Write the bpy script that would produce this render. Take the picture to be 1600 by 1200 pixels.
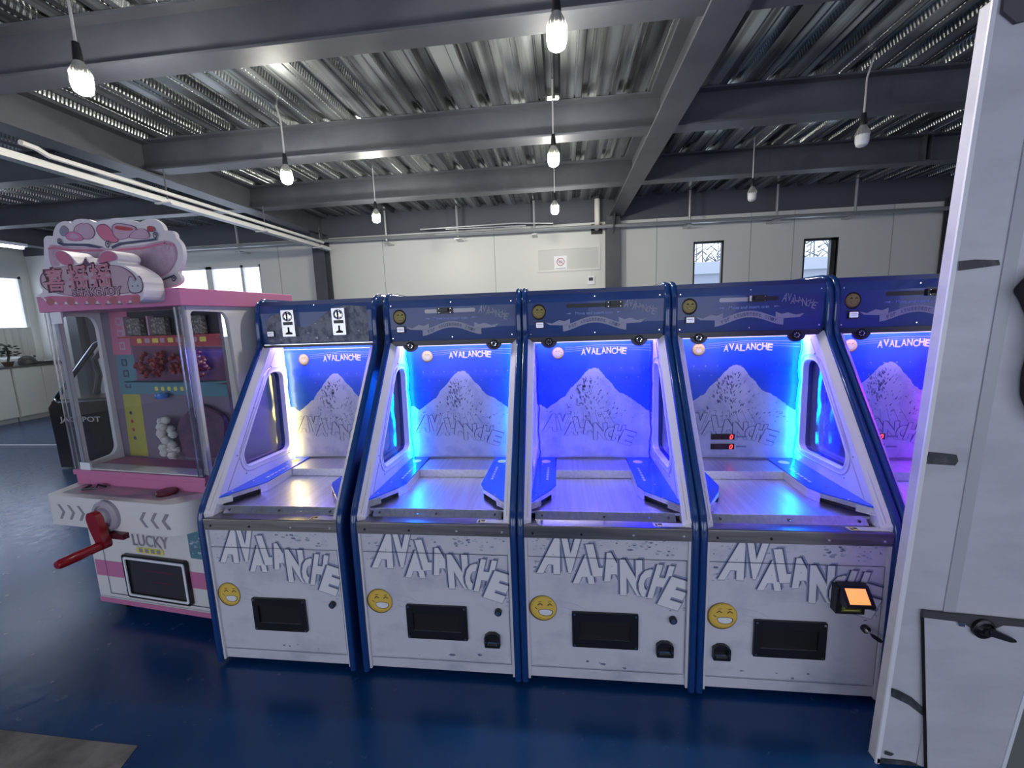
import bpy, math, random
from mathutils import Vector, Matrix
from mathutils.geometry import tessellate_polygon
random.seed(7)
PI = math.pi
S = bpy.context.scene
for o in list(bpy.data.objects): bpy.data.objects.remove(o, do_unlink=True)

# ---------------- camera, world, exposure ----------------
cam = bpy.data.cameras.new('camera'); camo = bpy.data.objects.new('camera', cam)
S.collection.objects.link(camo); S.camera = camo
cam.sensor_fit = 'HORIZONTAL'; cam.sensor_width = 36; cam.lens = 670.62 / 1600 * 36
cam.clip_start = .02; cam.clip_end = 200
yaw, pitch, roll = -0.1185, 0.1496, -0.0351
f_ = Vector((math.sin(yaw)*math.cos(pitch), math.cos(yaw)*math.cos(pitch), -math.sin(pitch)))
r_ = Vector((math.cos(yaw), -math.sin(yaw), 0)); u_ = r_.cross(f_)
r2 = r_*math.cos(roll) + u_*math.sin(roll); u2 = -r_*math.sin(roll) + u_*math.cos(roll)
M = Matrix((r2, u2, -f_)).transposed().to_4x4(); M.translation = Vector((0.2175, -1.8396, 1.7557))
camo.matrix_world = M

W = bpy.data.worlds.new('world'); S.world = W; W.use_nodes = True
bg = W.node_tree.nodes['Background']; bg.inputs[0].default_value = (.80, .85, 1, 1); bg.inputs[1].default_value = 3.0
S.view_settings.view_transform = 'Standard'; S.view_settings.look = 'None'
S.view_settings.gamma = 1; S.view_settings.use_curve_mapping = False
S.view_settings.exposure = 0.0
LAMP = 470.0        # bulb diffuser emission
LED = 11.0          # cabinet light strip emission

# ---------------- materials ----------------
MATS = {}
def mat(name, col=(.5,.5,.5), rough=.5, metal=0, emit=None, es=0, coat=0, noise=None, bump=None, spec=.5):
    if name in MATS: return MATS[name]
    m = bpy.data.materials.new(name); m.use_nodes = True; MATS[name] = m
    nt = m.node_tree; b = nt.nodes['Principled BSDF']
    b.inputs['Base Color'].default_value = (*col, 1); b.inputs['Roughness'].default_value = rough
    b.inputs['Metallic'].default_value = metal; b.inputs['Coat Weight'].default_value = coat
    b.inputs['Specular IOR Level'].default_value = spec
    if emit: b.inputs['Emission Color'].default_value = (*emit, 1); b.inputs['Emission Strength'].default_value = es
    if noise:   # (scale xyz, colour2, lo, hi)
        sc, c2, lo, hi = noise
        tc = nt.nodes.new('ShaderNodeTexCoord'); mp = nt.nodes.new('ShaderNodeMapping'); mp.inputs['Scale'].default_value = sc
        n = nt.nodes.new('ShaderNodeTexNoise'); n.inputs['Detail'].default_value = 8; n.inputs['Roughness'].default_value = .62
        n.inputs['Scale'].default_value = 1
        r = nt.nodes.new('ShaderNodeMapRange'); r.inputs[1].default_value = lo; r.inputs[2].default_value = hi
        mx = nt.nodes.new('ShaderNodeMix'); mx.data_type = 'RGBA'; mx.inputs[6].default_value = (*col, 1); mx.inputs[7].default_value = (*c2, 1)
        L = nt.links
        L.new(tc.outputs['Object'], mp.inputs[0]); L.new(mp.outputs[0], n.inputs['Vector']); L.new(n.outputs[0], r.inputs[0])
        L.new(r.outputs[0], mx.inputs[0]); L.new(mx.outputs[2], b.inputs['Base Color'])
    if bump:    # (scale xyz, strength, distance)
        sc, st, di = bump
        tc = nt.nodes.new('ShaderNodeTexCoord'); mp = nt.nodes.new('ShaderNodeMapping'); mp.inputs['Scale'].default_value = sc
        n = nt.nodes.new('ShaderNodeTexNoise'); n.inputs['Detail'].default_value = 4; n.inputs['Scale'].default_value = 1
        bp = nt.nodes.new('ShaderNodeBump'); bp.inputs['Strength'].default_value = st; bp.inputs['Distance'].default_value = di
        L = nt.links; L.new(tc.outputs['Object'], mp.inputs[0]); L.new(mp.outputs[0], n.inputs['Vector'])
        L.new(n.outputs[0], bp.inputs['Height']); L.new(bp.outputs[0], b.inputs['Normal'])
    return m
def clear(name, tint=(1,1,1), gloss=.08, rough=.02):
    if name in MATS: return MATS[name]
    m = bpy.data.materials.new(name); m.use_nodes = True; MATS[name] = m
    nt = m.node_tree; nt.nodes.clear()
    o = nt.nodes.new('ShaderNodeOutputMaterial'); t = nt.nodes.new('ShaderNodeBsdfTransparent'); g = nt.nodes.new('ShaderNodeBsdfGlossy')
    x = nt.nodes.new('ShaderNodeMixShader'); lw = nt.nodes.new('ShaderNodeLayerWeight'); lw.inputs[0].default_value = .5; f = nt.nodes.new('ShaderNodeMath'); f.operation = 'POWER'; f.inputs[1].default_value = 5; nt.links.new(lw.outputs['Facing'], f.inputs[0])
    t.inputs[0].default_value = (*tint, 1); g.inputs['Roughness'].default_value = rough
    a = nt.nodes.new('ShaderNodeMath'); a.operation = 'ADD'; a.inputs[1].default_value = gloss; a.use_clamp = True
    nt.links.new(f.outputs[0], a.inputs[0]); nt.links.new(a.outputs[0], x.inputs[0])
    nt.links.new(t.outputs[0], x.inputs[1]); nt.links.new(g.outputs[0], x.inputs[2]); nt.links.new(x.outputs[0], o.inputs[0])
    return m

white = mat('white_laminate', (.78,.77,.80), .35)
snow = mat('snow_print', (.68,.67,.74), .38, noise=((3.5,3,5), (.40,.44,.54), .50, .82))
rock = mat('rock_print', (.80,.80,.86), .4, noise=((9,9,9), (.56,.58,.70), .44, .66))
rockd = mat('rock_dark_print', (.16,.18,.30), .4)
rockm = mat('rock_mid_print', (.36,.40,.52), .4)
sky_blue = mat('sky_print', (.015,.11,.70), .35, noise=((2,2,6), (.03,.17,.80), .4, .7))
shadow_ink = mat('dark_ink', (.045,.055,.13), .4)
grey_ink = mat('grey_ink', (.34,.37,.47), .4)
ink_blue2 = mat('mid_blue_ink', (.30,.34,.50), .4)
ink_blue = mat('pale_blue_ink', (.50,.56,.66), .4)
letter = mat('letter_white', (.84,.84,.86), .38)
trimblue = mat('blue_edging', (.010,.050,.20), .16, coat=.4)
sideblue = mat('blue_laminate', (.010,.035,.16), .3)
panelblue = mat('header_blue', (.010,.045,.20), .3, coat=.2, noise=((1.2,1,14), (.016,.066,.27), .35, .7))
deckblue = mat('deck_blue', (.02,.13,.75), .22, coat=.3)
steel = mat('brushed_steel', (.86,.85,.88), .34, 1, noise=((60,2,60), (.70,.69,.70), .35, .65), bump=((220,5,220), .08, .002))
steelx = mat('brushed_steel_band', (.36,.34,.33), .32, 1, noise=((3,60,60), (.24,.23,.22), .35, .65))
chrome = mat('chrome', (.8,.8,.82), .12, 1)
blackp = mat('black_plastic', (.012,.012,.016), .35)
blackm = mat('black_matte', (.004,.004,.006), .7)
gold = mat('gold_print', (.70,.46,.07), .4)
goldd = mat('dark_gold_print', (.16,.10,.03), .5)
yellow = mat('yellow_print', (.80,.72,.12), .45)
ribbon = mat('ribbon_print', (.36,.38,.46), .4)
whitep = mat('white_print', (.85,.86,.9), .4)
redink = mat('red_ink', (.42,.06,.08), .5)
brass = mat('dark_display', (.05,.012,.02), .25)
redled = mat('red_led', (.4,.02,.02), .4, emit=(1,.05,.05), es=3.0)
amber = mat('amber_glow', (.8,.4,.1), .4, emit=(1,.38,.12), es=1.0)
glass = clear('clear_acrylic', (.985,.99,1), .02)
glass3 = clear('pin_cover_acrylic', (.985,.99,1), .006)
glass2 = clear('side_acrylic', (.82,.84,.95), .10, .08)
glasspost = clear('post_acrylic', (.86,.87,.92), .12, .15)
girder = mat('grey_painted_steel', (.085,.092,.108), .42, noise=((2,2,2), (.06,.066,.08), .4, .65))
bandgrey = mat('dark_grey_wall', (.085,.092,.115), .6)
conduit = mat('galvanised_tube', (.50,.52,.53), .35, .6)
wallw = mat('white_wall_panel', (.72,.73,.70), .42)

# ---------------- mesh builder ----------------
GC = {}
def glyph(s, bold=0.0):
    k = (s, round(bold, 3))
    if k in GC: return GC[k]
    cu = bpy.data.curves.new('t', 'FONT'); cu.body = s; cu.offset = bold; cu.resolution_u = 3; cu.fill_mode = 'FRONT'
    cu.align_x = 'CENTER'; cu.align_y = 'CENTER'
    o = bpy.data.objects.new('t', cu); S.collection.objects.link(o)
    dg = bpy.context.evaluated_depsgraph_get(); me = bpy.data.meshes.new_from_object(o.evaluated_get(dg))
    v = [(a.co.x, a.co.y) for a in me.vertices]; f = [tuple(p.vertices) for p in me.polygons]
    bpy.data.objects.remove(o); bpy.data.curves.remove(cu); bpy.data.meshes.remove(me)
    if v:
        x0 = min(a[0] for a in v); x1 = max(a[0] for a in v); y0 = min(a[1] for a in v); y1 = max(a[1] for a in v)
        v = [(a[0]-(x0+x1)/2, a[1]-(y0+y1)/2) for a in v]; GC[k] = (v, f, x1-x0, y1-y0)
    else: GC[k] = ([], [], 1, 1)
    return GC[k]

class MB:
    def __init__(s): s.v = []; s.f = []; s.m = []; s.mats = []
    def mi(s, m):
        if m not in s.mats: s.mats.append(m)
        return s.mats.index(m)
    def add(s, vs, fs, m):
        o = len(s.v); s.v += [tuple(a) for a in vs]; k = s.mi(m)
        for f in fs: s.f.append(tuple(i+o for i in f)); s.m.append(k)
        return s
    def box(s, x0, x1, y0, y1, z0, z1, m):
        v = [(x,y,z) for x in (x0,x1) for y in (y0,y1) for z in (z0,z1)]
        return s.add(v, [(0,1,3,2),(4,6,7,5),(0,4,5,1),(2,3,7,6),(0,2,6,4),(1,5,7,3)], m)
    def prism(s, pts, a, b, m, ax='x', hole=None, side=None):
        """pts 2D: ax x -> (y,z); ax y -> (x,z); ax z -> (x,y)"""
        def P(p, t): return {'x': (t,p[0],p[1]), 'y': (p[0],t,p[1]), 'z': (p[0],p[1],t)}[ax]
        loops = [pts] + ([hole] if hole else [])
        tri = tessellate_polygon([[Vector((p[0],p[1],0)) for p in l] for l in loops])
        al = [p for l in loops for p in l]; n = len(al)
        s.add([P(p,a) for p in al] + [P(p,b) for p in al], [tuple(t) for t in tri] + [tuple(i+n for i in reversed(t)) for t in tri], m)
        o = 0
        for l in loops:
            k = len(l); vv = [P(p,a) for p in l] + [P(p,b) for p in l]
            s.add(vv, [(i,(i+1)%k,(i+1)%k+k,i+k) for i in range(k)], side or m); o += k
        return s
    def flat(s, pts, y, m):     # printed shape facing -Y
        tri = tessellate_polygon([[Vector((p[0],p[1],0)) for p in pts]])
        return s.add([(p[0],y,p[1]) for p in pts], [tuple(t) for t in tri], m)
    def disc(s, x, z, r, y, m, n=28, rz=None):
        rz = rz or r
        return s.flat([(x+r*math.cos(2*PI*i/n), z+rz*math.sin(2*PI*i/n)) for i in range(n)], y, m)
    def strip(s, pts, w, y, m):     # stroke in XZ at y
        for (a, b) in zip(pts[:-1], pts[1:]):
            d = Vector((b[0]-a[0], b[1]-a[1])); l = d.length
            if l < 1e-6: continue
            n = Vector((-d.y, d.x))/l*w/2; d = d/l*w*.3
            s.add([(a[0]-d.x+n.x,y,a[1]-d.y+n.y),(a[0]-d.x-n.x,y,a[1]-d.y-n.y),(b[0]+d.x-n.x,y,b[1]+d.y-n.y),(b[0]+d.x+n.x,y,b[1]+d.y+n.y)], [(0,1,2,3)], m)
        return s
    def text(s, t, x, z, w, h, y, m, bold=0, rot=0, shear=0, axis='y'):
        v, f, gw, gh = glyph(t, bold); c, q = math.cos(rot), math.sin(rot); o = []
        g2 = glyph(t, 0) if bold else (v, f, gw, gh)
        for a in v:
            px = a[0]*w/g2[2] + a[1]*h/g2[3]*shear; pz = a[1]*h/g2[3]
            o.append((x+px*c-pz*q, y, z+px*q+pz*c))
        if axis == 'x': o = [(y, a[0], a[2]) for a in o]
        if axis == 'z': o = [(a[0], a[2], y) for a in o]
        return s.add(o, f, m)
    def cyl(s, p0, p1, r0, m, r1=None, n=20, caps=True):
        r1 = r0 if r1 is None else r1; p0, p1 = Vector(p0), Vector(p1); d = (p1-p0).normalized()
        a = d.orthogonal().normalized(); b = d.cross(a); v = []
        for p, r in ((p0,r0),(p1,r1)):
            for i in range(n):
                t = 2*PI*i/n; v.append(p + (a*math.cos(t) + b*math.sin(t))*r)
        f = [(i,(i+1)%n,(i+1)%n+n,i+n) for i in range(n)]
        if caps: f += [tuple(range(n-1,-1,-1)), tuple(range(n,2*n))]
        return s.add(v, f, m)
    def lathe(s, prof, m, c=(0,0,0), ax='z', n=24):
        v = []
        for r, h in prof:
            for i in range(n):
                t = 2*PI*i/n; a, b = r*math.cos(t), r*math.sin(t)
                p = {'z': (a,b,h), 'y': (a,h,b), 'x': (h,a,b)}[ax]; v.append((p[0]+c[0],p[1]+c[1],p[2]+c[2]))
        k = len(prof); f = [(j*n+i, j*n+(i+1)%n, (j+1)*n+(i+1)%n, (j+1)*n+i) for j in range(k-1) for i in range(n)]
        if prof[0][0] > 1e-5: f.append(tuple(range(n-1,-1,-1)))
        if prof[-1][0] > 1e-5: f.append(tuple(range((k-1)*n,k*n)))
        return s.add(v, f, m)
    def tube(s, pts, r, m, n=8, close=False):
        pts = [Vector(p) for p in pts]; N = len(pts); v = []; ref = None
        for i, p in enumerate(pts):
            a = pts[(i-1) % N] if (close or i) else p; b = pts[(i+1) % N] if (close or i < N-1) else p
            d = (b-a).normalized()
            if ref is None: ref = d.orthogonal().normalized()
            ref = (ref - d*ref.dot(d)).normalized(); q = d.cross(ref)
            for k in range(n):
                t = 2*PI*k/n; v.append(p + (ref*math.cos(t)+q*math.sin(t))*r)
        f = [(i*n+k, i*n+(k+1)%n, ((i+1)%N)*n+(k+1)%n, ((i+1)%N)*n+k) for i in range(N if close else N-1) for k in range(n)]
        if not close: f += [tuple(range(n-1,-1,-1)), tuple(range((N-1)*n,N*n))]
        return s.add(v, f, m)
    def build(s, name, parent=None, bevel=0, smooth=True, loc=None):
        me = bpy.data.meshes.new(name); me.from_pydata(s.v, [], s.f)
        for m in s.mats: me.materials.append(m)
        me.polygons.foreach_set('material_index', s.m)
        if smooth:
            me.polygons.foreach_set('use_smooth', [True]*len(s.f)); me.set_sharp_from_angle(angle=math.radians(32))
        me.validate(); me.update()
        o = bpy.data.objects.new(name, me); S.collection.objects.link(o)
        if parent: o.parent = parent
        if loc: o.location = loc
        if bevel:
            b = o.modifiers.new('bevel', 'BEVEL'); b.width = bevel; b.segments = 3; b.limit_method = 'ANGLE'
        return o
def rnd(pts, r, seg=5):
    out = []; n = len(pts)
    for i in range(n):
        p = Vector(pts[i]); a = Vector(pts[i-1])-p; b = Vector(pts[(i+1)%n])-p
        rr = min(r, a.length*.45, b.length*.45); A = p+a.normalized()*rr; B = p+b.normalized()*rr
        for k in range(seg+1):
            t = k/seg; q = A*(1-t)**2 + p*2*t*(1-t) + B*t*t; out.append((q.x,q.y))
    return out
def rect(x0, x1, z0, z1, r=0): 
    p = [(x0,z0),(x1,z0),(x1,z1),(x0,z1)]
    return rnd(p, r) if r else p
def smoothloop(pts, it=2):
    for _ in range(it):
        o = []
        for i in range(len(pts)):
            a, b = pts[i], pts[(i+1)%len(pts)]
            o += [(a[0]*.75+b[0]*.25, a[1]*.75+b[1]*.25), (a[0]*.25+b[0]*.75, a[1]*.25+b[1]*.75)]
        pts = o
    return pts
def tag(o, label, cat, group=None):
    o['label'] = label; o['category'] = cat
    if group: o['group'] = group
    return o
def struct(o): o['kind'] = 'structure'; return o
def empty(name, loc=(0,0,0), rz=0, label=None, cat=None, group=None):
    o = bpy.data.objects.new(name, None); S.collection.objects.link(o); o.location = loc; o.rotation_euler[2] = rz
    o.empty_display_size = .1
    if label: tag(o, label, cat, group)
    return o

# ---------------- room shell ----------------
XL, XR, YB, YF, ZC, ZB = -11.55, 13.0, 6.7, -6.5, 3.90, 3.55
def floor_mat():
    m = mat('blue_epoxy', (.012,.075,.22), .22, spec=.5); nt = m.node_tree; L = nt.links; b = nt.nodes['Principled BSDF']
    tc = nt.nodes.new('ShaderNodeTexCoord')
    n = nt.nodes.new('ShaderNodeTexNoise'); n.inputs['Scale'].default_value = .9; n.inputs['Detail'].default_value = 7
    n2 = nt.nodes.new('ShaderNodeTexNoise'); n2.inputs['Scale'].default_value = 14; n2.inputs['Detail'].default_value = 5
    mx = nt.nodes.new('ShaderNodeMix'); mx.data_type = 'RGBA'; mx.inputs[6].default_value = (.004,.045,.165,1); mx.inputs[7].default_value = (.010,.075,.24,1)
    r = nt.nodes.new('ShaderNodeMapRange'); r.inputs[1].default_value = .35; r.inputs[2].default_value = .7
    rr = nt.nodes.new('ShaderNodeMapRange'); rr.inputs[3].default_value = .13; rr.inputs[4].default_value = .34
    bp = nt.nodes.new('ShaderNodeBump'); bp.inputs['Strength'].default_value = .15; bp.inputs['Distance'].default_value = .01
    for k in (n, n2): L.new(tc.outputs['Object'], k.inputs['Vector'])
    L.new(n.outputs[0], r.inputs[0]); L.new(r.outputs[0], mx.inputs[0]); L.new(mx.outputs[2], b.inputs['Base Color'])
    L.new(n2.outputs[0], rr.inputs[0]); L.new(rr.outputs[0], b.inputs['Roughness']); L.new(n2.outputs[0], bp.inputs['Height']); L.new(bp.outputs[0], b.inputs['Normal'])
    return m
struct(MB().box(XL-.2, XR, YF, YB+.2, -.1, 0, floor_mat()).build('floor', smooth=False))

def deck_mat():
    m = mat('galvanised_deck', (.50,.53,.52), .24, .95); nt = m.node_tree; L = nt.links; b = nt.nodes['Principled BSDF']
    tc = nt.nodes.new('ShaderNodeTexCoord'); sx = nt.nodes.new('ShaderNodeSeparateXYZ'); L.new(tc.outputs['Object'], sx.inputs[0])
    mp = nt.nodes.new('ShaderNodeMapping'); mp.inputs['Scale'].default_value = (9,.35,9); L.new(tc.outputs['Object'], mp.inputs[0])
    n = nt.nodes.new('ShaderNodeTexNoise'); n.inputs['Scale'].default_value = 1; n.inputs['Detail'].default_value = 4; L.new(mp.outputs[0], n.inputs['Vector'])
    mx = nt.nodes.new('ShaderNodeMix'); mx.data_type = 'RGBA'; mx.inputs[6].default_value = (.20,.215,.215,1); mx.inputs[7].default_value = (.78,.82,.80,1)
    r = nt.nodes.new('ShaderNodeMapRange'); r.inputs[1].default_value = .40; r.inputs[2].default_value = .60
    L.new(n.outputs[0], r.inputs[0]); L.new(r.outputs[0], mx.inputs[0]); L.new(mx.outputs[2], b.inputs['Base Color'])
    # embossing on the sloping webs
    g = nt.nodes.new('ShaderNodeNewGeometry'); s2 = nt.nodes.new('ShaderNodeSeparateXYZ'); L.new(g.outputs['True Normal'], s2.inputs[0])
    ab = nt.nodes.new('ShaderNodeMath'); ab.operation = 'ABSOLUTE'; L.new(s2.outputs[0], ab.inputs[0])
    gt = nt.nodes.new('ShaderNodeMath'); gt.operation = 'GREATER_THAN'; gt.inputs[1].default_value = .35; L.new(ab.outputs[0], gt.inputs[0])
    my = nt.nodes.new('ShaderNodeMath'); my.operation = 'MULTIPLY'; my.inputs[1].default_value = 2*PI/.035; L.new(sx.outputs[1], my.inputs[0])
    sn = nt.nodes.new('ShaderNodeMath'); sn.operation = 'SINE'; L.new(my.outputs[0], sn.inputs[0])
    ml = nt.nodes.new('ShaderNodeMath'); ml.operation = 'MULTIPLY'; L.new(sn.outputs[0], ml.inputs[0]); L.new(gt.outputs[0], ml.inputs[1])
    bp = nt.nodes.new('ShaderNodeBump'); bp.inputs['Strength'].default_value = .7; bp.inputs['Distance'].default_value = .006
    L.new(ml.outputs[0], bp.inputs['Height']); L.new(bp.outputs[0], b.inputs['Normal'])
    return m
dm = deck_mat(); mb = MB(); x = XL-.2; prof = []
unit = [(0,0),(.045,0),(.050,.012),(.060,.012),(.065,0),(.115,0),(.132,.060),(.180,.060),(.186,.048),(.204,.048),(.210,.060),(.245,.060),(.262,0),(.345,0)]
while x < XR:
    for a, b in unit: prof.append((x+a, ZC+b))
    x += .3451
v = [(a, YF, b) for a, b in prof] + [(a, YB+.1, b) for a, b in prof]; n = len(prof)
mb.add(v, [(i, i+1, i+1+n, i+n) for i in range(n-1)], dm)
mb.box(XL-.2, XR, YF, YB+.1, ZC+.09, ZC+.2, bandgrey)
struct(mb.build('ceiling', smooth=False))

# back wall with window openings, dark band on top
def wall_with_holes(name, holes, a0, a1, z0, z1, t0, t1, m, ax):
    mb = MB(); xs = sorted({a0, a1} | {h[0] for h in holes} | {h[1] for h in holes})
    for xa, xb in zip(xs[:-1], xs[1:]):
        hs = [h for h in holes if h[0] <= xa+1e-6 and h[1] >= xb-1e-6]
        segs = [(z0, z1)] if not hs else [(z0, hs[0][2]), (hs[0][3], z1)]
        for za, zb in segs:
            if ax == 'y': mb.box(xa, xb, t0, t1, za, zb, m)
            else: mb.box(t0, t1, xa, xb, za, zb, m)
    return struct(mb.build(name, smooth=False))
WB = [(-9.30,-5.98,1.55,3.07),(2.66,3.20,1.75,3.05),(4.56,5.15,1.75,3.00)]
wall_with_holes('wall_back', WB, XL, XR, 0, 3.50, YB, YB+.12, wallw, 'y')
struct(MB().box(XL, XR, YB-.02, YB+.12, 3.50, 3.98, bandgrey).build('trim_1', smooth=False))
WL = [(-1.0, 1.2, 1.3, 3.05), (3.0,6.55,1.29,3.05)]
wall_with_holes('wall_left', WL, YF, YB+.1, 0, 3.98, XL-.12, XL, wallw, 'x')
struct(MB().box(XR, XR+.1, YF, YB, 0, 4, wallw).build('wall_right', smooth=False))
wall_with_holes('wall_front', [(-9.0,-.8,.45,2.5),(.8,10.0,.45,2.5)], XL, XR, 0, 3.98, YF-.1, YF, mat('front_wall_grey', (.35,.36,.38), .6), 'y')  # unseen wall; its openings are placed and sized to light the cabinet fronts
frame_w = mat('white_window_frame', (.70,.71,.70), .4); frame_d = mat('dark_window_frame', (.02,.022,.025), .4)
wglass = clear('window_glass', (.93,.96,1), .04)
def window(n, x0, x1, z0, z1, bars, fm, y=YB+.02, ax='y', t=.05):
    mb = MB()
    def B(a, b, za, zb, m=fm, d0=0, d1=.07):
        if ax == 'y': mb.box(a, b, y+d0, y+d1, za, zb, m)
        else: mb.box(y-d1, y-d0, a, b, za, zb, m)
    B(x0,x1,z1-t,z1); B(x0,x1,z0,z0+t); B(x0,x0+t,z0,z1); B(x1-t,x1,z0,z1)
    for bx, bw in bars: B(bx-bw/2, bx+bw/2, z0, z1)
    o = struct(mb.build('window_%d' % n, smooth=False)); mb2 = MB(); mb = mb2
    B(x0+t, x1-t, z0+t, z1-t, wglass, .035, .038); mb2.build('window_pane', o, smooth=False)
window(1, -9.30, -5.98, 1.55, 3.07, [(-8.2,.06),(-7.18,.14),(-6.42,.06)], frame_w)
window(2, 2.66, 3.20, 1.75, 3.05, [], frame_d, t=.035)
window(3, 4.56, 5.15, 1.75, 3.00, [(5.08,.10)], frame_d, t=.04)
window(4, 3.0, 6.55, 1.29, 3.05, [(4.2,.07),(5.4,.07)], frame_w, y=XL-.02, ax='x')
window(5, -1.0, 1.2, 1.3, 3.05, [(.1,.07)], frame_w, y=XL-.02, ax='x')
# what stands outside the two narrow windows
out_roof = mat('pale_roof', (.24,.27,.31), .6); out_tree = mat('winter_trees', (.12,.13,.13), .9, noise=((6,6,6), (.22,.24,.25), .4, .6))
tag(MB().box(1.5, 11, 12.0, 12.6, 0, 2.9, out_roof).prism([(11.9,2.9),(12.9,3.35),(12.9,2.9)], 1.5, 11, out_roof, 'x').build('shed'), 'pale grey shed roof seen outside through the two narrow windows', 'shed')
mb = MB()
for i in range(26):
    cx = 2.2+i*.4; h = random.uniform(4.2,6.0)
    mb.cyl((cx,16,0),(cx+random.uniform(-.2,.2),16,h), .06, out_tree, .01, 6)
    for k in range(22):
        z = random.uniform(2.3,h); s_ = random.choice((-1,1)); mb.cyl((cx,16,z),(cx+s_*random.uniform(.3,.6),16+random.uniform(-.3,.3),z+random.uniform(.2,.5)), .03, out_tree, .005, 5)
o = mb.build('bare_tree_row'); tag(o, 'pale bare winter trees outside beyond the shed roof', 'trees'); o['kind'] = 'stuff'
# wall panel joints
jm = mat('panel_joint', (.40,.41,.40), .5)
for i, xx in enumerate((-9.9,-3.3,-2.25,-.9,2.1,3.9,5.7,8.2)):
    pass
mb = MB()
for xx in (-5.55,-3.3,-1.05,2.0,3.65,4.38,6.0,8.4): mb.box(xx-.006, xx+.006, YB-.004, YB, 0, 3.5, jm)
struct(mb.build('trim_2', smooth=False))

# ---------------- steel frame ----------------
def ibeam(name, p0, p1, h, w, label, tw=.012, tf=.018, stiff=()):
    """beam along x or y, top at ZC"""
    mb = MB(); top = ZC-.002
    ax = 'x' if abs(p1[0]-p0[0]) > abs(p1[1]-p0[1]) else 'y'
    prof = [(-w/2,top),(w/2,top),(w/2,top-tf),(tw/2,top-tf),(tw/2,top-h+tf),(w/2,top-h+tf),(w/2,top-h),(-w/2,top-h),(-w/2,top-h+tf),(-tw/2,top-h+tf),(-tw/2,top-tf),(-w/2,top-tf)]
    if ax == 'x': mb.prism([(p0[1]+a,b) for a,b in prof], p0[0], p1[0], girder, 'x')
    else: mb.prism([(p0[0]+a,b) for a,b in prof], p0[1], p1[1], girder, 'y')
    for s_ in stiff:
        if ax == 'x': mb.box(s_-.006, s_+.006, p0[1]-w/2+.005, p0[1]+w/2-.005, top-h+tf, top-tf, girder)
    o = mb.build(name, smooth=False, bevel=.002); tag(o, label, 'steel beam', 'ceiling beams'); return o
GX = (-10.35,-4.53,1.235,7.0)
gl = ('grey steel girder running away along the far left bay', 'grey steel girder running away above the pink gift machine side', 'grey steel girder running away above the middle cabinets', 'grey steel girder running away hidden behind the white slab')
for gx, l in zip(GX, gl): ibeam('steel_girder', (gx, YF), (gx, YB-.05), .36, .24, l, tw=.016, tf=.022)
names = {1.15:'nearest', 2.93:'second', 4.66:'farthest'}
for yb in (-.75, 1.15, 2.93, 4.66):
    for k, bay in ((0,'left bay'),(1,'middle bay'),(2,'right bay')):
        if yb < 0 and k == 0: continue
        nm = names.get(yb, 'overhead')
        ibeam('cross_beam', (GX[k]+.013, yb), (GX[k+1]-.013, yb), .33, .19,
              '%s grey cross beam under the metal deck in the %s' % (nm, bay), stiff=((4.86,4.93) if (k == 2 and yb == 4.66) else ()))
for i, gx in enumerate((-10.35,-4.53,1.18,6.88)):
    mb = MB(); w = .24; y0 = YB-.26; t = .016
    z1 = ZC-.365
    mb.box(gx-w/2, gx+w/2, y0, y0+t, 0, z1, girder).box(gx-w/2, gx+w/2, y0+.22, y0+.22+t, 0, z1, girder).box(gx-.008, gx+.008, y0+t, y0+.22, 0, z1, girder)
    mb.prism([(y0-.25,z1),(y0,z1),(y0,z1-.3)], gx-.008, gx+.008, girder, 'x')
    tag(mb.build('steel_column', smooth=False), ('grey steel column at the far left of the back wall', 'grey steel column on the back wall right of the white windows', 'grey steel column on the back wall left of the narrow windows', 'grey steel column on the back wall beside the white slab')[i], 'column')

# pipe run along the back wall with its hangers
mb = MB(); mb.tube([(-9.2,6.42,3.40),(-4.65,6.42,3.40),(7.4,6.42,3.32)], .035, conduit, 10)
o = mb.build('conduit_pipe'); tag(o, 'galvanised conduit pipe running along the back wall below the dark band', 'pipe')
for xx in (-7.9,-6.2,-3.1,-1.7,-.25,2.5,3.95,5.2): MB().cyl((xx,6.42,3.33),(xx,6.42,3.885), .022, conduit, n=8).box(xx-.05,xx+.05,6.37,6.69,3.28,3.30,conduit).build('pipe_hanger', o)
o = MB().tube([(-2.4,6.36,3.49),(-.6,6.36,3.50),(.1,6.37,3.46)], .012, conduit, 6).tube([(-1.9,6.33,3.46),(-.4,6.33,3.44)], .01, conduit, 6).build('thin_conduit')
tag(o, 'pair of thin loose conduits lying along the wall pipe', 'pipe')
pvc = mat('white_pvc', (.72,.70,.62), .4)
o = MB().tube([(.90,6.5,3.86),(.90,6.5,3.46),(.90,6.53,3.40),(.90,6.68,3.38)], .05, pvc, 14).box(.80,1.0,6.66,6.69,3.28,3.46,blackp).build('drain_pipe')
tag(o, 'short cream drain pipe bending into the back wall beside the column', 'pipe')

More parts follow.
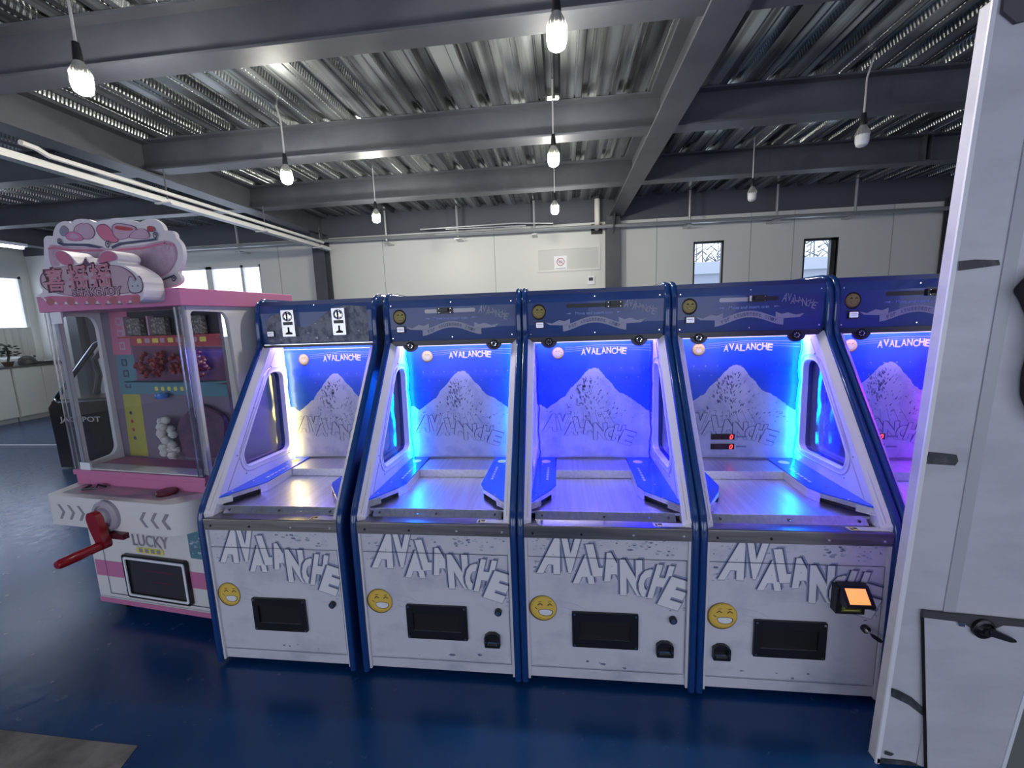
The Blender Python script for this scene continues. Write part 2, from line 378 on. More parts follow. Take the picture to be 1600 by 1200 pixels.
# hatch, notice, thermostat
o = MB().prism(rect(-.24,.97,2.63,3.08), YB-.02, YB-.001, wallw, 'y', hole=rect(-.20,.93,2.67,3.04)).prism(rect(-.20,.93,2.67,3.04), YB-.008, YB-.001, mat('hatch_grey', (.58,.59,.57), .4), 'y').build('wall_hatch', smooth=False)
tag(o, 'white framed rectangular hatch panel on the back wall', 'hatch')
mb = MB(); mb.box(.10,.34,YB-.012,YB-.0085,2.65,2.92,whitep)
for r, m in ((.075,redink),(.062,whitep)): mb.disc(.22, 2.81, r, YB-.0125-(.075-r)*.02, m)
mb.box(.185,.255,YB-.0137,YB-.0132,2.785,2.835,grey_ink); mb.disc(.22,2.812,.014,YB-.014,whitep,12)
mb.strip([(.165,2.855),(.275,2.765)], .010, YB-.0145, redink); mb.strip([(.13,2.69),(.31,2.69)], .014, YB-.0128, grey_ink)
tag(mb.build('no_photography_sign', smooth=False), 'small white notice with red prohibition circle on the wall hatch', 'sign')
mb = MB(); mb.box(.72,.86,YB-.03,YB,2.36,2.52,whitep).box(.75,.83,YB-.032,YB-.029,2.43,2.49,blackp).tube([(.79,YB-.01,2.52),(.80,YB-.01,2.66)], .006, whitep, 6)
tag(mb.build('thermostat', bevel=.003), 'small white thermostat on the back wall under the hatch', 'thermostat')

# ---------------- pendant bulbs ----------------
bulb_on = mat('bulb_glow', (1,1,1), .4, emit=(1,.96,.86), es=LAMP)
bulb_off = mat('bulb_diffuser', (.75,.76,.78), .3); fin = mat('bulb_aluminium', (.62,.62,.58), .35, .7); cordw = mat('grey_cord', (.5,.5,.5), .5)
def bulb(x, y, z, on, label, slack=0.0):
    t = empty('pendant_bulb', (x,y,z), 0, label, 'light bulb', 'bare bulbs hanging from the deck')
    MB().tube([(0,0,.20),(0,0,.34),(.0,0,.50),(slack,0,ZC-z+.04)], .008, cordw, 6).build('cord', t)
    MB().lathe([(0,.215),(.018,.215),(.022,.17),(.026,.12),(.024,.11)], blackp).build('socket', t)
    mb = MB(); mb.lathe([(.022,.115),(.030,.10),(.045,.06),(.048,.03),(.0,.03)], fin)
    for i in range(14):
        a = 2*PI*i/14; c, s_ = math.cos(a), math.sin(a)
        mb.add([(c*.03,s_*.03,.10),(c*.056,s_*.056,.05),(c*.056,s_*.056,.028),(c*.04,s_*.04,.028)], [(0,1,2,3)], fin)
    mb.build('heat_sink', t)
    MB().lathe([(.052,.030),(.054,0),(.052,-.03),(.044,-.055),(.026,-.068),(0,-.072)], bulb_on if on else bulb_off).build('diffuser', t)
bulb(-2.61,.67,3.25,1,'lit bulb nearest on the left, above the pink gift machine', -.03)
bulb(-2.498,2.455,3.25,1,'lit bulb second in the left row behind the nearest one', -.04)
bulb(-2.369,4.289,3.25,1,'lit bulb farthest in the left row near the back wall')
bulb(.219,.732,3.25,1,'lit bulb nearest in the middle, high above the third cabinet')
bulb(.170,2.536,3.25,1,'lit bulb second in the middle row')
bulb(.153,4.46,3.25,1,'lit bulb farthest in the middle row near the cream drain pipe')
bulb(2.931,2.642,3.25,0,'unlit bulb on a bent cord on the right, in front of the deck', .05)
bulb(2.734,4.434,3.25,0,'unlit bulb farther back on the right above the narrow windows')

# ---------------- cable tray / strip light rails ----------------
trayw = mat('white_steel_channel', (.62,.62,.60), .4)
t = empty('channel_rail', (-4.25,0,3.225), 0, 'long white slotted channel rail hanging beside the left girder', 'rail')
MB().box(-.05,.05,-3,6.35,-.03,0,trayw).box(-.05,-.045,-3,6.35,0,.03,trayw).box(.045,.05,-3,6.35,0,.03,trayw).build('channel', t, smooth=False)
for yy in (1.0,2.78,4.4,5.9): MB().cyl((.09,yy,0),(.09,yy,.32), .008, girder, n=6).box(-.06,.14,yy-.02,yy+.02,-.045,-.03,trayw).build('hanger_rod', t)
MB().box(-.012,.012,2.0,2.16,-.0315,-.0305,blackp).build('slot', t)
o = MB().tube([(-4.08,1.40,3.30),(-4.10,1.52,3.30),(-4.10,1.6,3.27),(-4.10,5.9,3.27)], .022, trayw, 8).build('light_tube_rail')
tag(o, 'thin white tube running beside the long channel rail', 'rail')
# far strip light on the left
t = empty('strip_light', (-9.1,4.2,3.30), 0, 'lit fluorescent strip light at the far left under the deck', 'light')
MB().box(-.06,.06,-.9,.75,0,.05,whitep).build('housing', t); MB().cyl((0,-.88,-.02),(0,.72,-.02), .02, mat('tube_glow', (1,1,1), .4, emit=(.95,1,.98), es=25), n=10).build('tube', t)
for yy in (.3,-.6): MB().tube([(0,yy,.05),(0,yy,.62)], .008, cordw, 6).build('cord', t)

# ---------------- coin pusher cabinets ----------------
WD = .80
LET = [('A',.160,.671,.082,.168,.0,.25),('V',.240,.672,.066,.158,0,.05),('A',.308,.604,.075,.128,.0,.12),('L',.366,.652,.060,.142,.06,-.15),('A',.428,.621,.074,.126,.08,-.12),
       ('N',.513,.571,.080,.158,.0,-.02),('C',.585,.544,.062,.129,-.05,.05),('H',.644,.554,.060,.151,-.10,.15),('E',.706,.500,.070,.135,-.30,.12)]
def jumble(mb, fx, fz, s, sz, y, body, ink, glow=None, solid=False, bold=.06):
    for i, (c, x, z, w, h, rot, sh) in enumerate(LET):
        w *= 1.04; h *= .95
        yy = y - i*.0002
        if not solid:
            mb.text(c, fx(x), fz(z), w*s, h*sz, yy+.00003, grey_ink, bold+.018, rot, sh)
            mb.text(c, fx(x)+.005*s, fz(z)+.007*sz, w*s, h*sz, yy+.00005, ink, bold, rot, sh)
            mb.text(c, fx(x)-.006*s, fz(z)+.004*sz, w*s, h*sz, yy+.00008, ink, bold, rot, sh)
            if glow:
                mb.text(c, fx(x)+.011*s, fz(z)+.014*sz, w*s, h*sz, yy+.00012, glow, bold, rot, sh)
                mb.text(c, fx(x)-.012*s, fz(z)+.004*sz, w*s, h*sz, yy+.00014, glow, bold, rot, sh)
        mb.text(c, fx(x), fz(z), w*s, h*sz, yy, body, bold, rot, sh)
def smiley(mb, x, z, r, y, dim=False):
    g1, g2 = (mat('unlit_gold_print', (.28,.21,.04), .4), mat('unlit_gold_light_print', (.36,.29,.06), .4)) if dim else (gold, mat('gold_light_print', (.82,.56,.10), .4))  # dim version: the unlit header's darkness is put into the gold colours
    mb.disc(x-.003*r/.06, z-.002, r*1.03, y, goldd); mb.disc(x, z, r*.96, y-.0004, g1)
    mb.disc(x+r*.06, z+r*.02, r*.84, y-.0008, g2)
    goldf = blackm if dim else goldd
    for s_ in (-1,1):
        ex = x+r*(.10+.36*s_)+.02*r; mb.strip([(ex-r*.18,z+r*.22),(ex-r*.02,z+r*.36),(ex+r*.16,z+r*.24)], r*(.13 if dim else .08), y-.0012, goldf)
        mb.strip([(ex-r*.12,z+r*.50),(ex+r*.10,z+r*.53)], r*.05, y-.0012, goldd)
    mth = smoothloop([(x-r*.40,z-r*.12),(x+r*.66,z-r*.12),(x+r*.60,z-r*.50),(x+r*.2,z-r*.62),(x-r*.26,z-r*.52)], 2)
    mb.flat([(x+.05*r+(a-x-.05*r)*1.12, z-.3*r+(b-z+.3*r)*1.18) for a, b in mth], y-.0012, goldf); mb.flat(mth, y-.0016, g2 if dim else whitep)
    mb.strip([(x-r*.62,z+r*.02),(x-r*.45,z-r*.10)], r*.06, y-.0012, goldd)
PROF = [(0,.03),(0,.84),(.585,1.645),(.583,1.78),(.592,1.86),(.625,1.905),(.66,1.915),(1.0,1.915),(1.0,.03)]
WIN = rnd([(.575,1.485),(.705,1.48),(.69,.975),(.305,.985),(.285,1.06)], .05, 5)
def inset_loop(pts, d):
    cx = sum(p[0] for p in pts)/len(pts); cz = sum(p[1] for p in pts)/len(pts); out = []
    n = len(pts)
    for i in range(n):
        a = Vector(pts[i-1]); b = Vector(pts[(i+1)%n]); t = (b-a)
        if t.length < 1e-6: out.append(pts[i]); continue
        nn = Vector((t.y,-t.x)).normalized()
        if nn.dot(Vector(pts[i])-Vector((cx,cz))) < 0: nn = -nn
        out.append((pts[i][0]+nn.x*d, pts[i][1]+nn.y*d))
    return out
def splash(mb, rng, x0, x1, z0, z1, n, y, big=.03):
    for i in range(n):
        cx, cz = rng.uniform(x0,x1), rng.uniform(z0,z1); s_ = rng.uniform(.25,1)*big; k = rng.randint(5,8)
        pts = [(cx+math.cos(2*PI*j/k)*s_*rng.uniform(.25,1.1), cz+math.sin(2*PI*j/k)*s_*.45*rng.uniform(.3,1.1)) for j in range(k)]
        mb.flat(pts, y-.00003*i, rng.choice((rockm, ink_blue, grey_ink, ink_blue)) if s_ > .2*big and i % 4 else rockd)
def pusher(idx, X, label, led_l, led_r, header, dx=0):
    rng = random.Random(40+idx)
    t = empty('coin_pusher_cabinet', (X,0,0), 0, label, 'arcade machine', 'blue and white coin pusher cabinets in the row')
    # sides, trims, windows
    for sd in (0,1):
        def fx(x): return x if sd == 0 else WD-x
        def pr(mb, pts, a, b, m, **k): mb.prism(pts, min(fx(a),fx(b)), max(fx(a),fx(b)), m, 'x', **k)
        mb = MB(); pr(mb, PROF, .0, .028, sideblue, hole=WIN)
        nx, nz = .815*.030, -.58*.030
        inner = [(nx+.006,.80),(nx+.006,.845),(.588+nx,1.640+nz),(.60,1.640),(.97,1.640),(.97,.80)]
        pr(mb, inner, .028, .055, white, hole=WIN)
        fa, fb = (.006,.845), (.586,1.641)      # splayed flange behind the edging
        mb.add([(fx(.028),*fa),(fx(.028),*fb),(fx(.062),fb[0]+nx,fb[1]+nz+.02),(fx(.062),fa[0]+nx,fa[1]+nz),(fx(.055),fb[0]+nx,fb[1]+nz+.02),(fx(.055),fa[0]+nx,fa[1]+nz)], [(0,1,2,3),(3,2,4,5)], white)
        mb.add([(fx(.028),.006,.80),(fx(.028),*fa),(fx(.062),fa[0]+nx,fa[1]+nz),(fx(.062),.030,.80)], [(0,1,2,3)], white)
        pr(mb, [(.0,.03),(.0,.80),(.05,.80),(.05,.03)], .028, .040, white)
        sp = mb.build('side_panel', t)
        # rounded edging strip following the front outline
        path = []; raw = [(0,.02),(0,.84),(.585,1.645),(.583,1.78),(.592,1.86),(.625,1.905),(.66,1.915),(.95,1.915)]
        for i, p in enumerate(raw):
            if i in (0, len(raw)-1): path.append(p); continue
            a = Vector(raw[i-1])-Vector(p); b = Vector(raw[i+1])-Vector(p); r = min(.07 if i < 3 else .03, a.length*.45, b.length*.45)
            A = Vector(p)+a.normalized()*r; B = Vector(p)+b.normalized()*r
            for k in range(6): u = k/5; q = A*(1-u)**2+Vector(p)*2*u*(1-u)+B*u*u; path.append((q.x,q.y))
        mb = MB(); vs = []; K = 9; n = len(path)
        for i, p in enumerate(path):
            a = Vector(path[max(0,i-1)]); b = Vector(path[min(n-1,i+1)]); d = (b-a).normalized(); nn = Vector((-d.y, d.x))
            for k in range(K):
                th = PI*k/(K-1); xx = .014-.0165*math.cos(th); oo = .016*math.sin(th)**.7
                vs.append((fx(xx), p[0]+nn.x*oo, p[1]+nn.y*oo))
        mb.add(vs, [(i*K+k, i*K+k+1, (i+1)*K+k+1, (i+1)*K+k) for i in range(n-1) for k in range(K-1)] + [tuple(range(K)), tuple(range((n-1)*K, n*K))], trimblue)
        mb.build('edge_trim', t)
        mb = MB(); pr(mb, inset_loop(WIN,.004), .012, .016, glass2); wn = mb.build('side_window', t)
        mb = MB(); lp = inset_loop(WIN,.030); mb.tube([(fx(.0565),a,b) for a, b in lp], .0035, mat('pale_gasket', (.6,.58,.68), .3, .3), 6, True)
        mb.tube([(fx(.056),a,b) for a, b in inset_loop(WIN,.004)], .005, whitep, 6, True)
        for a, b in ((.60,1.52),(.73,1.40),(.73,1.10),(.68,.945),(.29,.95),(.24,1.07),(.41,1.30)): mb.lathe([(.0055,0),(.005,.003),(0,.004)], chrome, (0,0,0), 'x', 8) if False else mb.cyl((fx(.0555),a,b),(fx(.0600),a,b), .005, chrome, n=8)
        mb.tube([(fx(.045),.026,.85),(fx(.045),.600,1.632)], .0018, mat('pale_gasket'), 6)
        mb.tube([(fx(.057),.115,.86),(fx(.057),.655,1.60)], .0025, mat('pale_gasket'), 6)
        mb.build('window_gasket', wn)
    # carcass
    MB().box(.028,.772,.955,.985,.05,1.90,white).box(.028,.772,.02,.955,.03,.06,blackm).build('back_board', t, smooth=False)
    MB().box(.028,.772,.60,.985,1.885,1.908,sideblue).build('top_board', t, smooth=False)
    # front panel with printed lettering
    mb = MB(); mb.box(.040,.760,.012,.030,.035,.762,snow)
    y = .0115
    splash(mb, rng, .06,.30,.69,.755, 34, y, .014); splash(mb, rng, .30,.74,.715,.755, 26, y, .012); splash(mb, rng, .06,.13,.57,.64, 16, y, .018); splash(mb, rng, .68,.75,.40,.46, 12, y, .014)
    splash(mb, rng, .50,.60,.70,.74, 14, y, .020); splash(mb, rng, .62,.70,.68,.71, 9, y, .016)
    for k in range(4): splash(mb, rng, .2,.6,.10+.01*k,.13, 1, y, .02)
    for k in range(3): mb.strip([(.19,.44-.03*k),(.26,.425-.03*k),(.31+.02*k,.40-.025*k)], .003, y, ink_blue)
    jumble(mb, lambda x: x, lambda z: z, 1, 1, .0105, letter, shadow_ink, ink_blue2)
    smiley(mb, .110, .402+(.072 if idx == 1 else 0)*0, .064, .0090)
    for a, b in (((.045,.664),(.755,.664)),((.754,.664),(.754,.10)),((.045,.092),(.755,.092))): mb.strip([a,b], .0022, .0060, shadow_ink)
    fp = mb.build('front_panel', t, smooth=False)
    # prize window bezel
    mb = MB(); mb.prism(rect(.243,.546,.212,.392,.006), .000, .011, blackp, 'y', hole=rect(.274,.513,.255,.350))
    mb.box(.270,.517,.0105,.0112,.250,.355,blackm); mb.box(.274,.513,.002,.012,.2535,.257,chrome)
    for a, b in ((.254,.222),(.535,.222),(.254,.382),(.535,.382)): mb.cyl((a,.0005,b),(a,-.003,b), .005, chrome, n=8)
    mb.build('prize_window_bezel', t)
    lk = MB().cyl((.700,.012,.372),(.700,-.004,.372), .017, blackp, n=20).cyl((.700,-.004,.372),(.700,-.008,.372), .011, chrome, n=16).build('lock', t)
    if idx == 4:
        MB().cyl((.700,-.008,.372),(.700,-.03,.372), .004, chrome, n=8).prism(rnd([(.694,.378),(.712,.372),(.742,.352),(.748,.340),(.734,.338),(.704,.360)], .005), -.034, -.026, blackp, 'y').build('key', lk)
    if idx > 1:
        cx = .666 if idx < 4 else .108; z0 = .187
        mb = MB(); op = rnd([(cx-.038,z0),(cx+.038,z0),(cx+.038,z0+.058),(cx+.016,z0+.075),(cx-.016,z0+.075),(cx-.038,z0+.058)], .006, 3)
        mb.prism(op, -.008, .012, blackp, 'y', hole=rect(cx-.024,cx+.024,z0+.012,z0+.055,.004)).box(cx-.024,cx+.024,.0,.011,z0+.010,z0+.026,chrome).box(cx-.024,cx+.024,.0095,.0115,z0+.02,z0+.056,blackm)
        for s_ in (-1,1): mb.cyl((cx+s_*.031,-.008,z0+.03),(cx+s_*.031,-.011,z0+.03), .0035, chrome, n=8)
        mb.build('coin_return_cup', t)
    if idx == 4:
        mb = MB(); mb.box(.553,.668,-.030,.011,.462,.585,blackp); mb.prism([(-.085,.535),(-.03,.595),(.0,.595),(.0,.52),(-.075,.52)], .560,.672, blackp, 'x')
        v = mb.build('bill_acceptor', t, bevel=.003)
        MB().add([(.575,-.0795,.5425),(.655,-.0795,.5425),(.655,-.038,.588),(.575,-.038,.588)], [(0,1,2,3)], amber).build('lit_cover', v, smooth=False)
        mb = MB(); mb.box(.575,.650,-.032,-.0305,.475,.512,mat('olive_label', (.16,.20,.04), .4))
        for k in range(3): mb.box(.582,.643,-.0335,-.032,.481+.011*k,.485+.011*k,yellow)
        mb.build('note_slot', v, smooth=False)
    # steel apron: band, ledge, lip
    ap = MB().prism([(-.004,.762),(-.004,.818),(.0,.822),(.10,.812),(.10,.80),(.02,.80),(.02,.762)], .030, .770, steelx, 'x')
    for xx in (.07,.29,.52,.735): ap.cyl((xx,-.004,.785),(xx,-.008,.785), .006, chrome if xx > .3 else blackp, n=8)
    ap.build('steel_apron', t, bevel=.001)
    mb = MB(); mb.add([(.612,.012,.8222),(.768,.012,.8222),(.768,.055,.8179),(.612,.055,.8179)], [(0,1,2,3)], mat('sticker_grey', (.85,.85,.62), .5))
    mb.add([(.616,.014,.8227),(.652,.014,.8227),(.652,.053,.8188),(.616,.053,.8188)], [(0,1,2,3)], yellow)
    mb.add([(.619,.018,.8230),(.630,.018,.8230),(.6245,.048,.8200)], [(0,1,2)], blackm)
    mb.add([(.633,.028,.8222),(.650,.028,.8222),(.650,.042,.8208),(.633,.042,.8208)], [(0,1,2,3)], redink if False else blackm)
    for k in range(3): mb.add([(.658,.018+.011*k,.8227-.0011*k),(.764,.018+.011*k,.8227-.0011*k),(.764,.020+.011*k,.8226-.0011*k),(.658,.020+.011*k,.8226-.0011*k)], [(0,1,2,3)], grey_ink)
    mb.build('warning_sticker', t, smooth=False)
    # playfield
    mb = MB(); mb.box(.056,.744,.100,.745,.832,.845,steel).prism([(.102,.8462),(.070,.812),(.076,.803),(.10,.80)], .078, .722, steel, 'x')
    for xx in (.11,.40,.69): mb.cyl((xx,.092,.828),(xx,.080,.830), .006, blackp, n=8)
    mb.build('playfield', t, smooth=False, bevel=.001)
    MB().box(.172,.592,.53,.742,.8455,.892,steel).build('pusher_shelf', t, smooth=False, bevel=.0015)
    for sd in (0,1):
        q = (lambda x: x) if sd == 0 else (lambda x: .762-x)
        e = .056 if sd == 0 else .744
        top = [(e,.742),(q(.166),.742),(q(.176),.30),(q(.152),.235) if idx > 1 else (q(.160),.26),(e,.075)]
        mb = MB(); mb.prism(top, .893, .899, deckblue, 'z')
        # yellow token print and white script
        tx = q(.112); mb.lathe([(.028,.0),(.0,.0005)], yellow, (tx,.66,.8995), n=20)
        for k in range(6): mb.box(q(.128)-.006, q(.128)+.006, .36+.035*k, .385+.035*k, .8992, .8994, ink_blue)
        for a, b in ((.09,.60),(.09,.30),(.13,.42),(.08,.15)): mb.cyl((q(a),b,.899),(q(a),b,.903), .005, chrome, n=8)
        mb.build('side_deck', t, smooth=False)
        mb = MB()
        for (a, b) in ((top[1],top[2]),(top[2],top[3])):
            mb.add([(a[0],a[1],.893),(b[0],b[1],.893),(b[0],b[1],.846),(a[0],a[1],.846)], [(0,1,2,3)], steel)
        a, b = top[3], top[4]
        mb.add([(a[0],a[1],.893),(b[0],b[1],.893),(b[0],b[1],.872),(a[0],a[1],.872)], [(0,1,2,3)], steel)
        mb.add([(a[0],a[1]+.03,.893),(b[0],b[1]+.03,.893),(b[0],b[1]+.03,.846),(a[0],a[1]+.03,.846)], [(0,1,2,3)], blackm)
        mb.prism([(b[0],b[1]-.002),(b[0]+(.05 if sd == 0 else -.05),b[1]+.045),(b[0],b[1]+.045)], .860, .893, steel, 'z')
        mb.build('deck_rail', t, smooth=False)
    # mountain picture at the back
    mb = MB(); mb.box(.055,.745,.745,.757,.84,1.72,sky_blue); y = .7445
    M_ = [(.055,1.235),(.085,1.232),(.122,1.206),(.160,1.235),(.205,1.268),(.235,1.285),(.262,1.328),(.300,1.362),(.335,1.405),(.362,1.432),(.381,1.447),(.408,1.452),(.429,1.446),(.452,1.425),(.478,1.388),(.512,1.355),(.530,1.325),(.560,1.298),(.600,1.282),(.640,1.252),(.672,1.228),(.705,1.20),(.745,1.178),(.745,.85),(.055,.85)]
    R2 = []
    for a, b in zip(M_[:-3], M_[1:-2]):
        for k in range(4): R2.append((a[0]+(b[0]-a[0])*k/4, a[1]+(b[1]-a[1])*k/4 + (rng.uniform(-.004,.004) if k else 0)))
    R2 += M_[-3:]
    mb.flat(R2, y, rock)
    for i in range(130):     # dark rock ribs on the peak
        zz = rng.uniform(1.13,1.40); hw = (1.455-zz)*.62; xx = rng.uniform(.385-hw,.400+hw*.9)
        if rng.random() < .45: xx = rng.uniform(.30,.40); zz = rng.uniform(1.22,1.38)
        l = rng.uniform(.008,.028); w = rng.uniform(.002,.006); s_ = -.5 if xx < .39 else .7
        mb.flat([(xx,zz),(xx+w,zz+l*.5),(xx+l*s_*.6,zz+l),(xx-w,zz+l*.4)], y-.0004, rng.choice((rockd,rockd,rockm,rockm)))
    for i in range(26):
        xx = rng.uniform(.10,.70); zz = 1.16+rng.uniform(-.03,.03); l = rng.uniform(.006,.016)
        mb.flat([(xx,zz),(xx+l,zz+.003),(xx+l*.6,zz+l*.6),(xx-l*.4,zz+l*.3)], y-.0004, rockm)
    for i in range(9):
        xx = .20+.035*i; mb.strip([(xx,1.185),(xx-.03+.012*i-.02,1.11)], .0035, y-.0004, rockm)
    jumble(mb, lambda x: .115+(x-.12)*.83, lambda z: 1.165-(.755-z)*.56, .83, .60, y-.001, letter if False else mat('letter_snow', (.74,.74,.80), .4), mat('letter_shadow', (.09,.10,.22), .4), None, False, .05)
    smiley(mb, .194, 1.547, .036, y-.002); mb.disc(.194,1.547,.030, y-.0045, yellow)
    mb.strip([(.180,1.556),(.187,1.560)], .003, y-.005, goldd).strip([(.197,1.556),(.206,1.560)], .003, y-.005, goldd)
    mb.flat(smoothloop([(.176,1.545),(.212,1.545),(.206,1.530),(.190,1.527)],1), y-.005, whitep)
    for i, c in enumerate('AVALANCHE'):
        mb.text(c, .345+.0295*i, 1.553+(-.004,.004,0,-.003,.002,.003,-.002,.003,-.003)[i], .025, .036, y-.001, whitep, .03, (-.05,.06,0,-.04,.05,0,.06,-.03,-.12)[i])
    for k in range(3): mb.strip([(.235,1.575-.012*k),(.45,1.590-.010*k),(.74,1.580-.016*k)], .0015, y-.0006, ink_blue)
    # pins
    for r in range(7):
        for c in range(10):
            px = .10+.066*c+(.033 if r % 2 else 0); pz = 1.12+.055*r
            if px < .72: mb.cyl((px,y-.001,pz),(px,y-.012,pz), .0022, chrome, n=5)
    if idx >= 4:
        pass
    mb.build('mountain_backdrop', t, smooth=False)
    MB().box(.168,.596,.728,.742,.892,.900,steelx).build('backdrop_sill', t, smooth=False)
    if idx >= 4:
        for zz, tl in ((1.028,'SCORE'),(.968,'COIN')):
            w0 = MB().box(.277,.409,.735,.742,zz-.0165,zz+.0165,brass).build('score_display', t, smooth=False)
            MB().text('0', .390, zz, .018, .026, .7340, redled, .02, 0, .2).build('red_digit', w0, smooth=False)
            MB().strip([(.422,zz),(.430+.0001*len(tl),zz)], .010, .7380, grey_ink).strip([(.436,zz),(.462,zz)], .010, .7380, grey_ink).strip([(.468,zz),(.474,zz)], .010, .7380, grey_ink).build('display_caption', w0, smooth=False)
    # plastic sheet before the picture, wavy edge light
    MB().box(.115,.672,.7240,.7260,.905,1.612,glass3).build('pin_cover', t, smooth=False)
    # light strips
    le = mat('led_white', (1,1,1), .4, emit=(.30,.20,1.0), es=LED*4.1)
    MB().box(.065,.735,.612,.715,1.660,1.664,le).build('led_panel', t, smooth=False)
    le2 = mat('led_edge', (1,1,1), .4, emit=(.55,.45,1.0), es=1.3)
    MB().box(.066,.734,.593,.604,1.617,1.6215,le2).build('led_strip', t, smooth=False)
    for sd, c in ((0,led_l),(1,led_r)):
        if not c: continue
        m = mat('led_%s' % c[0], (.01,.01,.01), .4, emit=c[1], es=c[2]); e = .0600 if sd == 0 else .7400
        mb = MB(); pts = [(e+(.010 if sd == 0 else -.010)*(1+.35*math.sin(k*.9)+.2*math.sin(k*2.3)),.712+.004*math.sin(k*1.3),.905+.0345*k) for k in range(21)]
        mb.tube(pts, .0035, m, 6); mb.build('led_strip', t)
    # header
    mb = MB(); mb.prism([(.598,1.650),(.590,1.72),(.590,1.84),(.600,1.885),(.625,1.905),(.66,1.908),(.66,1.650)], .028, .772, panelblue, 'x')
    y = .5895
    if header == 'slot':
        fr = [0,0,.30,.63,.34,.62][idx]
        mb.disc(.093,1.790,.040,y+.0003,blackm,28,.044); smiley(mb, .093, 1.792, .034, y, True)
        sl = rect(.245,.540,1.806,1.828,.010); mb.flat(sl, y, mat('slot_steel', (.45,.45,.47), .4, .3) if idx in (2,4) else blackp)
        if idx == 4: mb.flat(rect(.43,.540,1.806,1.828,.010), y-.0005, blackp)
        mb.text('Move and insert coin', .395, 1.776, .200, .016, y, mat('pale_blue_print', (.25,.36,.75), .4), .01)
        for s_ in (-1,1): mb.flat([(.395-s_*.125,1.780),(.395-s_*.155,1.776),(.395-s_*.125,1.772)] if s_ > 0 else [(.395+.125,1.780),(.395+.155,1.776),(.395+.125,1.772)], y, mat('pale_blue_print'))
        n = 18; up = []; dn = []
        for i in range(n+1):
            u = i/n; xx = .225+.345*u; zz = 1.690+.045*math.sin(PI*u)**1.6; up.append((xx,zz+.022)); dn.append((xx,zz-.012))
        mb.flat([(.235,1.735),(.265,1.748),(.265,1.720),(.225,1.712),(.150,1.716),(.130,1.732),(.165,1.724),(.205,1.742)], y, ribbon)
        mb.flat([(.560,1.735),(.530,1.748),(.530,1.720),(.570,1.712),(.650,1.716),(.672,1.736),(.630,1.728),(.590,1.742)], y, ribbon)
        mb.flat(up + dn[::-1], y-.0004, ribbon)
        s0 = 'For Amusement Only'
        for i, c in enumerate(s0):
            if c == ' ': continue
            u = (i+2.5)/(len(s0)+4); xx = .225+.345*u; zz = 1.695+.045*math.sin(PI*u)**1.6
            mb.text(c, xx, zz, .011, .017, y-.0008, mat('ribbon_ink', (.10,.12,.22), .5), .02, math.atan(.36*math.cos(PI*u)))
        jumble(mb, lambda x: .562+(x-.12)*.265, lambda z: 1.842-(.755-z)*.27, .27, .27, y, ribbon, shadow_ink, None, True, .0)
        scr = ((.045,1.855),(.40,1.865),(.745,1.858),(.045,1.668),(.40,1.668),(.745,1.672))
    else:
        pts = [(.07,1.66),(.07,1.79),(.105,1.825),(.135,1.835),(.19,1.84),(.235,1.80),(.27,1.765),(.32,1.748),(.375,1.765),(.43,1.80),(.47,1.83),(.53,1.86),(.60,1.872),(.68,1.865),(.74,1.86),(.74,1.66)]
        mb.flat(pts, y, mat('header_rock', (.20,.215,.26), .45, noise=((30,30,22), (.055,.065,.12), .42, .62)))
        splash(mb, rng, .09,.72,1.68,1.78, 20, y-.0002, .016)
        scr = ((.40,1.88),)
    for a, b in scr: mb.cyl((a,y+.001,b),(a,y-.002,b), .0035, chrome, n=8)
    hd = mb.build('header_panel', t, smooth=False, bevel=0)
    MB().prism(rect(.072,.122,1.698,1.738,.004), .581, .590, blackp, 'y').prism(rect(.077,.117,1.704,1.732,.003), .578, .581, mat('glow_white', (.8,.8,.85), .4, emit=(.8,.85,1), es=.45), 'y').strip([(.082,1.722),(.112,1.722)], .004, .5775, grey_ink).strip([(.084,1.713),(.110,1.713)], .003, .5775, grey_ink).build('white_button', t)  # white face brightened by a little added emission
    if header == 'slot':
        cx = [0,0,.365,.505,.435,.475][idx]
        mb = MB(); mb.prism(rect(cx-.045,cx+.045,1.800,1.836,.004), .578, .589, blackp, 'y')
        mb.box(cx-.022,cx+.022,.558,.578,1.812,1.830,blackp)
        for a in (-.033,.033):
            for b in (1.807,1.829): mb.cyl((cx+a,.578,b),(cx+a,.5755,b), .003, chrome, n=8)
        if idx == 4: mb.box(cx-.043,cx-.034,.574,.578,1.806,1.834,whitep)
        mb.build('coin_slider', t, bevel=.001)
    else:
        for cx in (.236,.568):
            c = MB().prism(rect(cx-.042,cx+.042,1.700,1.855,.004), .560, .590, mat('satin_chrome', (.55,.55,.56), .28, 1), 'y').build('coin_acceptor', t)
            mb = MB(); mb.lathe([(.030,0),(.028,-.006),(.020,-.008),(.016,-.004),(.0,-.004)], chrome, (cx,.5595,1.818), 'y', 24)
            mb.flat([(cx-.004,1.845),(cx+.004,1.845),(cx+.003,1.792),(cx-.003,1.792)], .5505, blackm)
            mb.prism(rect(cx-.030,cx+.030,1.767,1.786), .557, .5598, blackp, 'y')
            mb.prism([(cx-.005,1.755),(cx+.005,1.755),(cx+.005,1.728),(cx+.022,1.722),(cx+.022,1.712),(cx-.022,1.712),(cx-.022,1.720),(cx-.005,1.728)], .558, .5598, blackm, 'y')
            mb.build('coin_slot_face', c)
    mb = MB(); 
